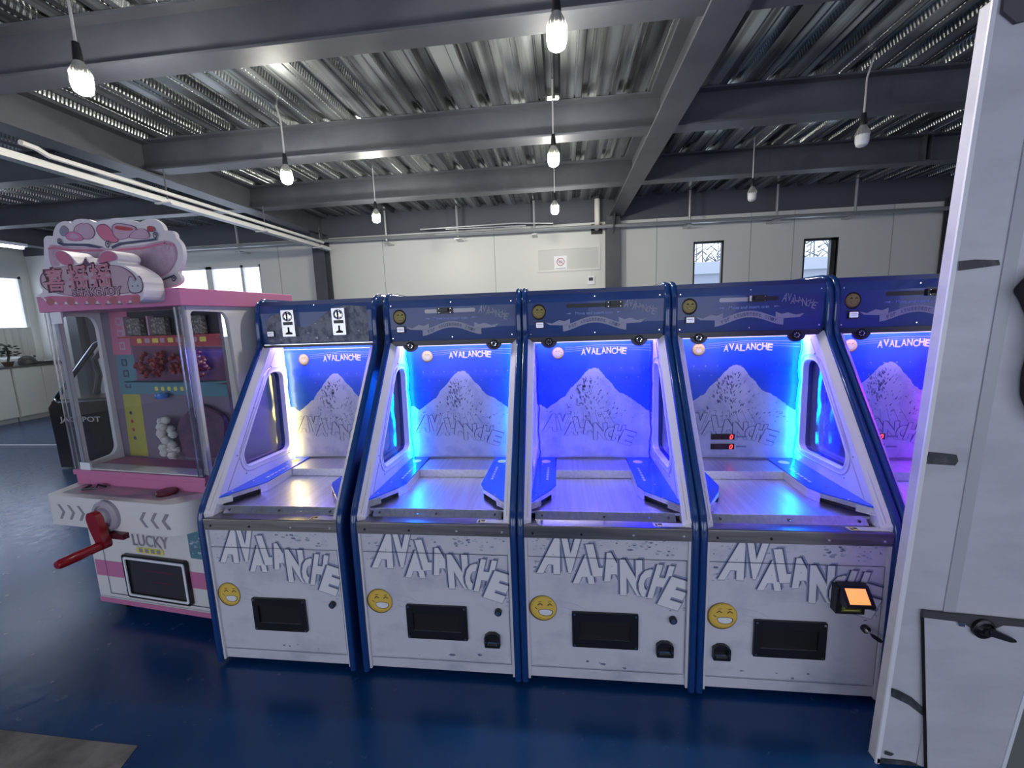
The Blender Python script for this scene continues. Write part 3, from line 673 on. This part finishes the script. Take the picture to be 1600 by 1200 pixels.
    if header == 'slot':
        mb.box(.030,.770,.590,.606,1.622,1.650,mat('dark_trim', (.03,.03,.045), .35))
        for cx in (.146,.639): 
            pts = [(cx+.045*math.cos(PI+PI*k/12), 1.626+.040*math.sin(PI+PI*k/12)) for k in range(13)]
            mb.prism(pts, .590, .600, mat('dark_trim'), 'y'); 
            mb.cyl((cx,.590,1.622),(cx,.586,1.622), .024, blackm, n=20)
            for k in range(7): a = 2*PI*k/7; mb.cyl((cx+.012*math.cos(a),.586,1.622+.012*math.sin(a)),(cx+.012*math.cos(a),.584,1.622+.012*math.sin(a)), .0035, chrome if k % 3 == 0 else grey_ink, n=6)
    else: mb.box(.030,.770,.588,.606,1.634,1.650,blackp).box(.030,.770,.586,.590,1.650,1.654,chrome)
    mb.build('speaker_bar', t)
    # sloping front glass
    MB().prism([(.034,.850),(.038,.850),(.600,1.622),(.596,1.622)], .063, .737, glass, 'x').build('front_glass', t, smooth=False)
    return t
PX = {1:-1.616, 2:-.807, 3:0, 4:.807, 5:1.614}
YEL = ('warm', (1,.80,.22), 30); CYA = ('cyan', (.0,.17,1), 115); BLU = ('blue', (.0,.0,1), 480); MAG = ('magenta', (.50,0,1), 240)
m1 = pusher(1, PX[1], 'coin pusher cabinet next to the pink gift machine, with two chrome coin acceptors', YEL, None, 'acceptor')
m1.scale[0] = .955      # a slightly narrower cabinet with a gap on its right
pusher(2, PX[2], 'coin pusher cabinet with cyan glow, second from the left of the row', CYA, CYA, 'slot')
pusher(3, PX[3], 'coin pusher cabinet glowing deep blue in the middle of the row', BLU, BLU, 'slot')
pusher(4, PX[4], 'coin pusher cabinet with amber-lit bill acceptor and key in its lock', None, CYA, 'slot')
pusher(5, PX[5], 'coin pusher cabinet with magenta glow half hidden behind the white slab', BLU, MAG, 'slot')

# ---------------- pink gift machine ----------------
pink = mat('pink_laminate', (.60,.20,.38), .35); pinkd = mat('pink_print', (.55,.16,.28), .45); cream = mat('cream_white', (.78,.76,.76), .32)
lil = mat('lilac_print', (.50,.33,.45), .45); purp = mat('purple_print', (.15,.06,.13), .5); navy = mat('navy_print', (.06,.07,.14), .5)
foamw = mat('foam_board', (.70,.67,.72), .45); tealp = mat('teal_print', (.10,.24,.30), .5); ylw = mat('yellow_panel', (.42,.40,.08), .5)
G = empty('gift_machine', (-2.70,.325,0), -7/57.2958, 'pink and white prize gift machine with red crank handle and teapot topper', 'arcade machine')
GW = .96
mb = MB(); mb.box(0,GW,0,.78,.12,.93,cream).box(-.002,GW+.002,-.004,.782,.088,.118,pink).box(.0,GW,0,.78,.118,.122,cream)
mb.box(-.001,GW+.001,-.0035,.78,.866,.93,pink); mb.box(.012,.945,-.003,0,.27,.372,pink); mb.strip([(.10,.90),(.10,.155),(.945,.155)], .004, -.0035, shadow_ink); mb.strip([(0.0,.13),(GW,.13)], .003,-.0035, grey_ink)
mb.text('LUCKY', .490, .536, .270, .072, -.004, mat('soft_grey_ink', (.30,.28,.33), .5), .01)
mb.flat(rect(.375,.58,.455,.490,.01), -.004, yellow)
for k in range(4): mb.flat(rect(.395+.045*k,.425+.045*k,.460,.485,.004), -.0045, mat('soft_grey_ink'))
mb.strip([(.36,.605),(.58,.605)], .012, -.004, mat('soft_grey_ink'))
mb.flat(rect(.78,.90,.46,.66,.01), -.004, tealp); splash(mb, random.Random(3), .80,.88,.49,.63, 16, -.0045, .025)
mb.build('cabinet_body', G, smooth=False)
mb = MB(); mb.prism(rect(.268,.755,.162,.442,.02), -.022, -.003, blackp, 'y', hole=rect(.292,.735,.185,.420,.012)); mb.prism(rect(.284,.745,.177,.430,.016), -.026, -.020, whitep, 'y', hole=rect(.296,.731,.189,.416,.012))
mb.box(.285,.74,-.008,-.004,.18,.43,mat('smoked_door', (.045,.045,.055), .3))
mb.flat(rect(.42,.64,.34,.352), -.0085, mat('faint_red', (.10,.02,.045), .5)); mb.flat(rect(.46,.62,.27,.282), -.0085, mat('faint_red')); mb.build('prize_door', G)
# tray
tp = rnd([(-.005,.0),(.018,-.17),(.985,-.17),(1.0,-.155),(1.035,.02)], .0) if False else [(-.03,.02),(.018,-.15),(.030,-.168),(.06,-.17)] + [(.86+.13*math.sin(k*PI/16), -.04-.13*math.cos(k*PI/16)) for k in range(9)] + [(1.0,.02)]
mb = MB(); mb.prism(tp, .690, .865, cream, 'z')
tm = mb; mb = MB(); mb.prism([(.06,.015),(.085,-.13),(.80,-.13),(.93,.0),(.93,.015)], .8655, .8675, mat('tray_print', (.50,.28,.38), .4, noise=((9,9,9), (.28,.30,.36), .4, .6)), 'z'); mb.build('tray_top', G, smooth=False)
mb = tm
for k in range(3):
    for x0, s_ in ((.125+.075*k,1),(.72+.075*k,-1)):
        mb.flat([(x0-.028*s_,.815),(x0-.006*s_,.815),(x0+.026*s_,.772),(x0-.006*s_,.728),(x0-.028*s_,.728),(x0+.003*s_,.772)], -.1705, mat('soft_grey_ink'))
mb.build('control_tray', G, bevel=.008)
hub = MB().lathe([(.088,0),(.088,-.018),(.080,-.026),(.064,-.028),(.060,-.020),(.050,-.020),(.045,-.045),(0,-.045)], mat('clear_grey_plastic', (.42,.38,.45), .25), (.472,-.17,.778), 'y', 36).box(.44,.60,-.20,-.17,.66,.69,mat('dark_red_plastic', (.10,.01,.02), .3)).build('crank_hub', G)
red = mat('red_plastic', (.28,.008,.015), .25, coat=.4)
cr = MB().prism(rnd([(.425,.790),(.445,.825),(.495,.820),(.515,.775),(.508,.700),(.530,.650),(.518,.618),(.478,.618),(.462,.665),(.440,.720)], .03), -.245, -.205, red, 'y').cyl((.472,-.17,.778),(.472,-.21,.778), .045, red).build('crank_arm', G, bevel=.008)
MB().lathe([(.0,-.235),(.020,-.235),(.024,-.25),(.026,-.36),(.024,-.42),(.018,-.43),(0,-.432)], red, (.495,0,.640), 'y', 20).build('crank_handle', cr)
MB().lathe([(.048,0),(.052,.01),(.045,.022),(0,.024)], mat('dark_red_plastic'), (.745,-.05,.867)).build('push_button', G)
tag(MB().tube([(-2.56,.28,.874),(-2.53,.21,.876),(-2.47,.235,.874),(-2.50,.27,.880),(-2.44,.26,.874)], .006, blackp, 6).build('key_ring'), 'small dark key bundle lying on the gift machine tray', 'keys')
# glass case
mb = MB(); mb.box(-.015,GW+.015,-.01,.78,.925,.955,pink).box(.02,.94,.005,.10,.955,.962,cream); mb.build('case_base', G, smooth=False, bevel=.003)
for e in (0,1):
    x0 = .0 if e == 0 else GW-.028
    mb = MB(); wl = rnd([(.055,.965),(.055,1.86),(.26,1.855),(.285,1.82),(.315,1.10),(.28,1.02)] if e == 1 else [(.055,.975),(.055,1.865),(.205,1.86),(.225,1.80),(.215,1.03),(.19,.99)], .03, 5)
    mb.prism([(.03,.955),(.03,1.885),(.78,1.885),(.78,.955)], x0, x0+.028, cream, 'x', hole=wl); mb.build('case_side', G)
    MB().prism(wl, x0+.010, x0+.014, glass, 'x').build('side_pane', G)
    mb = MB(); px = .014 if e == 0 else GW-.014
    mb.box(px-.022,px+.022,-.002,.030,.955,1.885,glasspost).box(px-.020,px-.014,-.006,-.002,.96,1.88,chrome).box(px+.014,px+.020,-.006,-.002,.96,1.88,chrome)
    mb.build('corner_post', G, smooth=False)
MB().box(.04,GW-.04,.000,.006,.955,1.885,glass).box(.04,.12,-.002,.008,.955,1.00,whitep).box(.045,.115,-.002,.008,1.82,1.885,whitep).build('front_pane', G, smooth=False)
mb = MB(); yb = .245
mb.box(.03,GW-.028,yb,yb+.02,.955,1.885,mat('dusky_panel', (.20,.16,.22), .5)); y = yb-.001
for z0, z1, m in ((1.62,1.885,pinkd),(1.37,1.62,tealp),(.965,1.37,ylw)): mb.flat([(.085,z0),(.235,z0),(.250,z1),(.105,z1)], y, m)
mb.flat([(.25,1.675),(.93,1.66),(.93,1.725),(.25,1.735)], y-.001, redink); mb.flat([(.24,1.375),(.93,1.36),(.93,1.435),(.24,1.445)], y-.001, tealp)
mb.flat([(.25,1.735),(.93,1.725),(.93,1.88),(.25,1.88)], y, mat('shelf_dark', (.02,.02,.03), .5)); mb.flat([(.25,1.445),(.93,1.435),(.93,1.66),(.25,1.675)], y, purp)
for k in range(3): mb.prism(rect(.15,.20,1.80-.075*k,1.85-.075*k,.01), y-.002, y-.001, lil, 'y', hole=rect(.162,.188,1.812-.075*k,1.838-.075*k))
for k in range(3): mb.prism(rect(.142,.188,1.55-.07*k,1.595-.07*k,.01), y-.002, y-.001, navy, 'y', hole=rect(.152,.178,1.56-.07*k,1.585-.07*k))
for k in range(4): mb.disc(.150, 1.25-.055*k, .012, y-.002, redink if k in (1,2) else navy, 12)
for k in range(9): mb.flat(rect(.30+.06*k,.335+.06*k+.006*(k%3),1.690,1.718,.006), y-.002, lil if k % 2 else yellow)
for k in range(5): mb.flat(rect(.38+.05*k,.405+.05*k,1.395,1.420,.006), y-.002, yellow)
mb.box(.245,.93,.175,yb,1.723,1.733,redink).box(.24,.93,.17,yb,1.447,1.457,tealp)
mb.build('display_board', G, smooth=False)
mb = MB(); mb.box(-.033,.99,-.012,.785,1.885,1.975,pink).build('header_box', G, bevel=.004)
for xx, yy in ((.09,.09),(.09,.68),(.88,.09),(.88,.68)):
    w = MB().cyl((xx-.012,yy,.036),(xx+.012,yy,.036), .035, blackp, n=18).box(xx-.02,xx+.02,yy-.014,yy+.014,.045,.088,conduit).build('caster', G)
# printed art helpers in the machine's own plane
TOP = [(-.018,2.204),(0,2.268),(.002,2.29),(.016,2.308),(.046,2.314),(.079,2.303),(.091,2.332),(.124,2.366),(.175,2.38),(.214,2.377),(.236,2.366),(.269,2.381),(.33,2.381),(.38,2.37),(.413,2.352),(.452,2.361),(.511,2.359),(.548,2.364),(.598,2.36),(.666,2.345),(.721,2.327),(.744,2.335),(.804,2.342),(.842,2.327),(.871,2.302),(.878,2.272),(.905,2.273),(.931,2.267),(.946,2.249),(.943,2.234),(.972,2.205),(.98,2.17),(.977,2.135),(.956,2.091),(.92,2.058),(.943,2.037),(.938,2.012),(.896,1.991),(.843,1.985),(.762,1.974),(.131,1.974),(-.041,2.122)]
POT = [(.031,2.26),(.072,2.263),(.208,2.239),(.419,2.224),(.496,2.205),(.565,2.215),(.707,2.212),(.869,2.228),(.927,2.213),(.946,2.177),(.941,2.133),(.91,2.094),(.869,2.061),(.773,2.031),(.296,2.036),(.04,2.117),(.015,2.174)]
def scale(p, k):
    cx = sum(a[0] for a in p)/len(p); cz = sum(a[1] for a in p)/len(p); return [(cx+(a-cx)*k, cz+(b-cz)*k) for a, b in p]
def curl(cx, cz, r, turns=1.4, a0=0, sgn=1): return [(cx+sgn*r*(1-.75*k/16)*math.cos(a0+turns*2*PI*k/16), cz+r*(1-.75*k/16)*math.sin(a0+turns*2*PI*k/16)) for k in range(17)]
mb = MB(); mb.prism(smoothloop(TOP,1), .05, .07, foamw, 'y'); y = .0495
mb.flat(smoothloop(POT,2), y, mat('teapot_mauve', (.52,.34,.45), .5)); mb.flat(scale(smoothloop(POT,2),.94), y-.0005, mat('teapot_light', (.52,.40,.50), .5, noise=((9,9,9), (.40,.27,.38), .4, .65)))
mb.strip([(a,b-.018) for a, b in POT[:5]], .012, y-.001, pinkd).strip([(a,b-.016) for a, b in POT[4:9]], .012, y-.001, pinkd)
cd = {'a':([(.198,2.349),(.169,2.357),(.139,2.333),(.147,2.306),(.177,2.298),(.214,2.321)],mat('slate_print',(.24,.24,.34),.5)),
 'b':([(.246,2.324),(.276,2.348),(.324,2.357),(.367,2.348),(.392,2.328),(.399,2.296),(.371,2.272),(.31,2.274),(.264,2.302)],lil),
 'c':([(.178,2.303),(.214,2.319),(.252,2.318),(.294,2.299),(.316,2.266),(.201,2.272)],pink),
 'd':([(.412,2.316),(.447,2.339),(.49,2.335),(.514,2.312),(.542,2.274),(.563,2.241),(.497,2.241),(.444,2.266)],pinkd),
 'e':([(.539,2.341),(.7,2.309),(.678,2.276),(.616,2.253),(.558,2.252),(.53,2.285)],lil),
 'f':([(.551,2.327),(.681,2.302),(.667,2.287),(.549,2.304)],redink),
 'g':([(.632,2.257),(.681,2.288),(.732,2.296),(.77,2.281),(.783,2.244),(.7,2.244)],lil),
 'h':([(.771,2.301),(.803,2.303),(.827,2.286),(.81,2.272),(.776,2.275)],redink)}
for i, (k, (p, m)) in enumerate(cd.items()):
    q = smoothloop(p, 2); mb.flat(scale(q,1.08) if k != 'f' else q, y-.001-.0006*i, purp); mb.flat(q, y-.0013-.0006*i, m)
    if k in 'bcg': mb.flat(scale(q,.55), y-.0015-.0006*i, mat('candy_shine', (.50,.36,.48), .5))
for p in ([(.122,2.273),(.167,2.261),(.349,2.245),(.448,2.221),(.417,2.216),(.315,2.234),(.156,2.248),(.12,2.262)], [(.507,2.22),(.569,2.236),(.712,2.237),(.824,2.239),(.828,2.228),(.71,2.225),(.581,2.222),(.511,2.206)]): mb.flat(p, y-.007, navy)
for c in ((.135,2.272,.018),(.487,2.230,.022),(.822,2.252,.018)): mb.strip(curl(*c), .006, y-.008, navy)
mb.strip(curl(.88,2.198,.028,1.3,2), .006, y-.002, lil).strip(curl(.845,2.112,.026,1.3,0,-1), .006, y-.002, lil).strip([(.835,2.185),(.845,2.16),(.868,2.135),(.870,2.11)], .007, y-.002, lil)
mb.strip([(.915,2.20),(.930,2.17),(.925,2.13),(.895,2.09),(.85,2.06)], .008, y-.002, lil).strip([(.74,2.018),(.80,2.022),(.86,2.036),(.90,2.045)], .009, y-.002, navy).strip(curl(.895,2.028,.018), .006, y-.0025, navy)
mb.build('topper_board', G, smooth=False)
SIGN = [(.163,1.974),(.207,1.954),(.221,1.935),(.255,1.921),(.328,1.915),(.75,1.903),(.87,1.904),(.895,1.92),(.902,1.953),(.897,1.982),(.899,2.006),(.886,2.035),(.829,2.072),(.781,2.094),(.76,2.102),(.776,2.123),(.769,2.142),(.742,2.157),(.71,2.164),(.675,2.158),(.646,2.136),(.625,2.106),(.592,2.101),(.577,2.122),(.562,2.147),(.541,2.119),(.503,2.109),(.487,2.128),(.459,2.159),(.422,2.18),(.38,2.187),(.352,2.175),(.355,2.146),(.388,2.109),(.306,2.104),(.249,2.088),(.211,2.059),(.203,2.019),(.224,1.987),(.19,1.973)]
mb = MB(); mb.prism(smoothloop(SIGN,1), -.12, -.013, foamw, 'y'); y = -.1205
FACE = [(.227,2.064),(.264,2.087),(.342,2.102),(.487,2.101),(.66,2.094),(.766,2.085),(.825,2.058),(.863,2.022),(.868,1.955),(.748,1.951),(.44,1.951),(.273,1.984),(.222,2.018)]
mb.flat(scale(smoothloop(FACE,2),1.035), y, purp); mb.flat(smoothloop(FACE,2), y-.0004, mat('sign_blush', (.50,.36,.43), .5))
for p in ([(.354,2.171),(.386,2.183),(.427,2.173),(.463,2.146),(.482,2.108),(.417,2.107),(.372,2.13)], [(.641,2.103),(.657,2.14),(.696,2.159),(.741,2.153),(.77,2.132),(.766,2.114),(.703,2.106)]): mb.flat(scale(smoothloop(p,2),1.12), y-.0006, lil); mb.flat(smoothloop(p,2), y-.0010, pinkd)
SC = [(.219,1.956),(.266,1.962),(.433,1.951),(.759,1.941),(.866,1.943),(.881,1.93),(.866,1.914),(.753,1.914),(.548,1.923),(.332,1.928),(.243,1.932)]
mb.flat(SC, y-.0008, pinkd)
for k in range(9): mb.disc(.262+.073*k, 1.932-.0022*k, .030, y-.001-.0001*k, pinkd if k % 2 else mat('rust_print', (.42,.13,.16), .5), 18, .021)
for i, (c, cx, cz, w) in enumerate((('喜',.328,2.040,.125),('摇',.490,2.046,.130),('摇',.645,2.046,.130))):
    mb.text(c, cx, cz, w, .116, y-.0022, mat('deep_maroon', (.09,.02,.05), .5), .06, -.02); mb.text(c, cx, cz, w*.97, .112, y-.0030, mat('sign_letter_pink', (.55,.22,.30), .5), .015, -.02)
mb.text('SHAKETOY', .600, 1.968, .330, .040, y-.0024, mat('deep_maroon'), .06, -.02); mb.text('SHAKETOY', .600, 1.968, .330, .040, y-.0032, lil, .01, -.02)
BUN = [(.813,1.987),(.828,2.026),(.846,2.026),(.855,2.005),(.868,2.005),(.880,2.026),(.896,2.023),(.907,1.985),(.893,1.956),(.850,1.950),(.822,1.956)]
mb.flat(scale(smoothloop(BUN,1),1.15), y-.0012, purp); mb.flat(smoothloop(BUN,1), y-.0020, mat('grey_rabbit', (.48,.47,.53), .5))
for xx in (.842,.876): mb.disc(xx, 1.982, .004, y-.0026, navy, 10)
mb.flat(smoothloop([(.50,2.105),(.535,2.105),(.562,2.140),(.572,2.112),(.60,2.104),(.56,2.092)],1), y-.0015, purp)
mb.build('name_sign', G, smooth=False)
# prizes inside the case (each its own thing)
def gpt(x, y, z): a = -7/57.2958; return (-2.70+x*math.cos(a)-y*math.sin(a), .325+x*math.sin(a)+y*math.cos(a), z)
jar = mat('jar_contents', (.10,.09,.08), .4, noise=((60,60,60), (.42,.38,.34), .5, .62)); bagm = mat('red_foil', (.22,.02,.03), .3, noise=((50,50,50), (.55,.28,.24), .55, .66))
for k, (xx, w) in enumerate(((.345,.105),(.535,.105),(.80,.115))):
    o = empty('prize_box', gpt(xx,.235,1.735), -7/57.2958, ('dark prize box on the top shelf, leftmost of three', 'dark prize box in the middle of the top shelf', 'dark prize box on the top shelf seen by the right corner post')[k], 'prize', 'boxes on the top shelf of the gift machine')
    MB().box(-w/2,w/2,-.035,0,.002,.105,jar).build('box', o, bevel=.004); MB().box(-w/2-.022,-w/2-.010,-.04,0,.002,.115,lil).build('divider', o)
for k, (xx, zz) in enumerate(((.37,1.555),(.49,1.565),(.62,1.55),(.80,1.56))):
    mb = MB(); r0 = random.Random(k)
    for i in range(26):
        a = r0.uniform(0,2*PI); rr = r0.uniform(0,.05); c = gpt(xx+rr*math.cos(a)*.9, .205+r0.uniform(-.02,.02), zz+rr*math.sin(a)*1.5)
        mb.lathe([(0,-.014),(.010,-.010),(.014,0),(.010,.010),(0,.014)], bagm, c, n=8)
    tag(mb.build('candy_bag'), ('red foil candy bunch on the middle shelf, leftmost of four', 'red foil candy bunch leaning against the leftmost one', 'red foil candy bunch beside the front right post', 'red foil candy bunch behind the right side window')[k], 'prize', 'red candy bunches on the middle shelf')
whb = mat('white_bead', (.62,.62,.58), .4); mb = MB(); r0 = random.Random(9)
for i in range(20):
    u = i/19; c = gpt(.475+.035*math.cos(i*2.4)+.04*u, .18+.02*math.sin(i*1.7), 1.225-.225*u)
    mb.lathe([(0,-.026),(.018,-.019),(.026,0),(.018,.019),(0,.026)], whb, c, n=12)
tag(mb.build('bead_bunch'), 'bunch of white round beads hanging low inside the gift machine', 'prize')
tag(MB().lathe([(0,-.022),(.030,-.016),(.036,0),(.030,.016),(0,.022)], mat('blue_toy', (.06,.22,.65), .2, coat=1), gpt(.475,.205,1.37), n=18).build('blue_ball'), 'small shiny blue ball prize in front of the teal strip', 'prize')
tag(MB().prism(rnd([(.60,1.00),(.86,1.00),(.90,1.25),(.72,1.33),(.58,1.2)],.05), 0, .03, mat('mauve_plush', (.16,.08,.13), .8, noise=((14,14,14),(.09,.06,.10),.4,.6)), 'y').build('plush_pack', loc=(-2.655,.50-.09,0)), 'mauve soft toy pack standing at the right of the case', 'prize')

# ---------------- black cabinet behind the gift machine ----------------
K = empty('black_cabinet', (-6.42,2.92,0), 0, 'black coin pusher cabinet with chrome frame behind the gift machine', 'arcade machine')
prof = [(0,.02),(-.02,.82),(.42,1.30),(.78,1.62),(.76,1.98),(.84,2.04),(1.5,2.04),(1.5,.02)]
blk = mat('black_gloss_laminate', (.006,.006,.007), .25); hole = rnd([(.12,.93),(.86,1.63),(1.12,1.63),(1.20,.96)], .05)
for k, y0 in enumerate((0,.75)):
    MB().prism(prof, y0, y0+.03, blk, 'y', hole=hole).build('side_panel', K)
    MB().tube([(a,y0-.004 if k == 0 else y0+.034,b) for a, b in inset_loop(hole,.03)], .012, chrome, 8, True).build('chrome_frame', K)
    MB().prism(hole, y0+.010, y0+.015, glass, 'y').build('side_window', K)
MB().text('JACKPOT', .42, .66, .60, .085, -.002, mat('grey_white_ink', (.45,.45,.45), .5), .02).build('lettering', K, smooth=False)
MB().box(0.02,.06,.03,.75,.03,.80,blk).box(.80,1.45,.03,.75,1.72,2.0,blk).box(.0,1.5,.03,.75,.84,.90,mat('red_black_field',(.10,.02,.02),.2,.4)).box(1.44,1.49,.03,.75,.03,1.98,blk).build('body', K, smooth=False)
MB().lathe([(.035,0),(.035,-.006),(0,-.008)], whitep, (.98,0,1.80), 'y').build('round_badge', K)
MB().tube([(.35,.3,.95),(.45,.3,1.20),(.42,.3,1.42),(.60,.3,1.58)], .035, blackp, 8).tube([(.85,.3,1.62),(.62,.3,1.25),(.95,.3,.95)], .03, blackp, 8).build('inner_arm', K)

# ---------------- counter along the left wall ----------------
C0 = XL+.005; cw = mat('counter_white', (.66,.68,.64), .35)
for k in range(5):
    y0 = 1.6+k*1.02
    if y0+1.0 > 6.7: continue
    c = empty('base_cabinet', (C0,y0,0), 0, 'white base cabinet under the left counter, unit %s' % ('nearest the camera','second nearest','in the middle','fourth along','farthest at the corner')[k], 'cabinet', 'white base cabinets along the left wall')
    MB().box(0,.55,0,1.0,.10,1.12,cw).box(0,.50,0,1.0,0,.10,jm).build('carcass', c, smooth=False)
    for j in (0,1): MB().box(.55,.568,.008+.5*j,.492+.5*j,.11,1.10,cw).build('door', c, bevel=.002)
o = MB().box(C0,C0+.60,1.6,6.68,1.121,1.155,mat('dark_worktop',(.10,.10,.10),.3)).build('worktop', bevel=.003); tag(o, 'dark thin worktop lying along the white left-hand cabinets', 'worktop')
pl = mat('plant_green', (.05,.07,.05), .7)
mb = MB(); r0 = random.Random(4)
pt = empty('potted_plant', (C0+.40,5.75,1.157), 0, 'small dark bonsai plant on the left worktop', 'plant')
MB().lathe([(.06,0),(.09,.08),(.095,.09),(0,.085)], mat('pot_brown', (.10,.07,.05), .5)).build('pot', pt)
MB().tube([(0,0,.08),(.02,.02,.18),(-.02,.05,.30),(.0,.02,.38)], .02, pl, 7).build('trunk', pt)
for i in range(60):
    a = r0.uniform(0,2*PI); rr = r0.uniform(.03,.24); z = .28+r0.uniform(-.06,.18)
    mb.lathe([(0,-.02),(.035,0),(0,.012)], pl, (rr*math.cos(a), rr*math.sin(a), z), n=6)
mb.build('foliage', pt)
tag(MB().lathe([(.14,0),(.15,.05),(.12,.14),(.06,.18),(0,.19)], mat('dark_pan',(.08,.08,.08),.4), (C0+.3,6.15,1.157)).build('dark_basket'), 'dark rounded basket on the left worktop near the corner', 'basket')
tag(MB().box(C0+.15,C0+.5,6.40,6.62,1.157,1.20,mat('dark_pan')).cyl((C0+.3,6.44,1.2),(C0+.3,6.55,1.2), .03, chrome).build('tool_box', bevel=.004), 'flat dark box on the worktop in the corner', 'box')
cur = clear('net_curtain_sheer', (.80,.84,.80), .0); cur2 = mat('net_curtain', (.70,.73,.70), .8)
for k, (y0, y1) in enumerate(((3.05,4.15),(4.25,5.35),(5.45,6.5))):
    mb = MB(); n = 40; pts = [(XL+.06+.02*math.sin(i*1.3), y0+(y1-y0)*i/n) for i in range(n+1)]
    mb.add([(a,b,1.33) for a, b in pts]+[(a,b,1.95) for a, b in pts], [(i,i+1,i+n+2,i+n+1) for i in range(n)], cur2)
    tag(mb.build('net_curtain'), 'pale half-height net curtain on the left wall window, %s' % ('nearest pane','middle pane','pane by the corner')[k], 'curtain', 'net curtains on the left wall window')

# ---------------- floor markings ----------------
o = MB().box(-10.9,-6.6,3.98,4.03,.0002,.0015,whitep).build('floor_tape', smooth=False); tag(o, 'thin white line taped across the blue floor on the left', 'floor tape')
conc = mat('bare_concrete', (.27,.25,.23), .8, noise=((5,5,5), (.12,.11,.10), .4, .7))
o = MB().prism([(-2.9,-.43),(-2.335,-.434),(-1.85,-.445),(-1.621,-.448),(-1.60,-.535),(-1.58,-1.4),(-2.9,-1.4)], .0003, .003, conc, 'z').build('concrete_patch', smooth=False); tag(o, 'bare grey concrete patch cut into the blue floor at the front left', 'floor patch')

# ---------------- white slab on the right ----------------
slabm = mat('scuffed_white_steel', (.62,.61,.66), .38, noise=((2.2,2.2,7), (.50,.49,.54), .42, .72))
edge = mat('bright_edge', (.85,.85,.9), .35)
Y0 = -.262
Sx = empty('steel_door_slab', (1.40,Y0,0), 0, 'tall scuffed white steel slab leaning at the right edge of the picture', 'door slab')
def SL(p): return [(a-1.40, b) for a, b in p]
MB().prism(SL([(1.402,.003),(1.60,2.64) if False else (1.4985,2.64),(2.5,2.64),(2.5,.003)]), .0, .04, slabm, 'y').build('slab', Sx, bevel=.003)
MB().prism(SL([(1.399,.002),(1.4955,2.64),(1.509,2.64),(1.413,.002)]), -.006, .001, edge, 'y').build('edge_strip', Sx)
# vertical crease, drawn as a flat strip of darker colour
MB().prism(SL([(1.545,.003),(1.645,2.64),(1.685,2.64),(1.585,.003)]), -.004, .001, mat('slab_crease', (.50,.50,.54), .4), 'y').build('fold_strip', Sx)
d = MB().prism(SL([(1.572,.003),(1.497,.655),(1.88,.618),(1.815,.003)]), -.014, -.0045, slabm, 'y').build('access_door', Sx, bevel=.001)
MB().prism(SL([(1.815,.003),(1.88,.618),(1.893,.617),(1.828,.003)]), -.018, -.004, edge, 'y').build('door_edge', d)
MB().prism(SL([(1.828,.003),(1.893,.617),(2.45,.617),(2.45,.003)]), -.012, -.004, mat('grey_green_panel', (.16,.17,.16), .6), 'y').build('grey_panel', Sx)
MB().prism(SL([(1.496,.664),(1.495,.640),(1.62,.628),(1.66,.602),(1.71,.598),(1.745,.616),(1.755,.622),(1.98,.610),(1.98,.628)]), -.017, -.0042, mat('dark_grey_strip', (.07,.07,.075), .5), 'y').build('door_top_strip', Sx)  # dark strip across the top of the access door
MB().prism(SL([(1.4955,.650),(1.4985,.650),(1.5735,.003),(1.5705,.003)]), -.0165, -.0042, blackm, 'y').build('door_joint', d)
lk = MB().lathe([(.036,0),(.036,-.012),(.028,-.016),(.024,-.010),(.016,-.020),(0,-.022)], blackp, (1.688-1.40,-.016,.610), 'y', 24).build('latch', Sx)
MB().prism(SL(rnd([(1.685,.622),(1.700,.625),(1.770,.592),(1.775,.582),(1.755,.580),(1.690,.600)],.006)), -.048, -.036, blackp, 'y').cyl((.288,-.03,.610),(.288,-.045,.610), .014, blackp).build('latch_handle', lk)
MB().prism(SL(rnd([(1.607,.628),(1.630,.628),(1.632,.612),(1.612,.614)],.003)), -.020, -.0165, chrome, 'y').build('latch_catch', lk)
tapem = mat('black_adhesive_tape', (.035,.04,.045), .5, noise=((20,20,20), (.12,.12,.13), .5, .7))
for nm, p in (('tape_scrap', [(1.462,1.256),(1.548,1.246),(1.556,1.225),(1.548,1.208),(1.457,1.214)]), ('tape_scrap', [(1.487,1.890),(1.53,1.893),(1.60,1.888),(1.605,1.872),(1.53,1.864),(1.490,1.860)]),
              ('tape_scrap', [(1.423,.335),(1.455,.325),(1.50,.300),(1.54,.262),(1.56,.235),(1.545,.225),(1.49,.270),(1.43,.300)]), ('scuff_shadow', [(1.43,.060),(1.46,.050),(1.45,.040),(1.428,.046)]), ('scuff_shadow', [(1.404,.025),(1.52,.020),(1.56,.005),(1.404,.005)])):  # scuffs at the foot also carry the bottom edge's shadow as dark colour
    MB().prism(SL(p), -.0060, -.0038, tapem, 'y').build(nm, Sx, smooth=False)
MB().prism(SL([(1.52,2.60),(1.56,2.565),(2.4,2.70),(2.4,2.9),(1.52,2.9)]), -.012, -.002, mat('brown_grey', (.10,.09,.10), .6), 'y').build('top_dark_patch', Sx)  # dark brownish patch where the white sheet ends at the top
MB().prism(SL(rnd([(1.648,1.790),(1.70,1.86),(1.82,1.88),(1.82,1.34),(1.745,1.38),(1.712,1.45),(1.706,1.52),(1.715,1.60),(1.700,1.70),(1.668,1.765)],.02)), -.055, -.006, blackp, 'y').build('black_handle', Sx, bevel=.008)
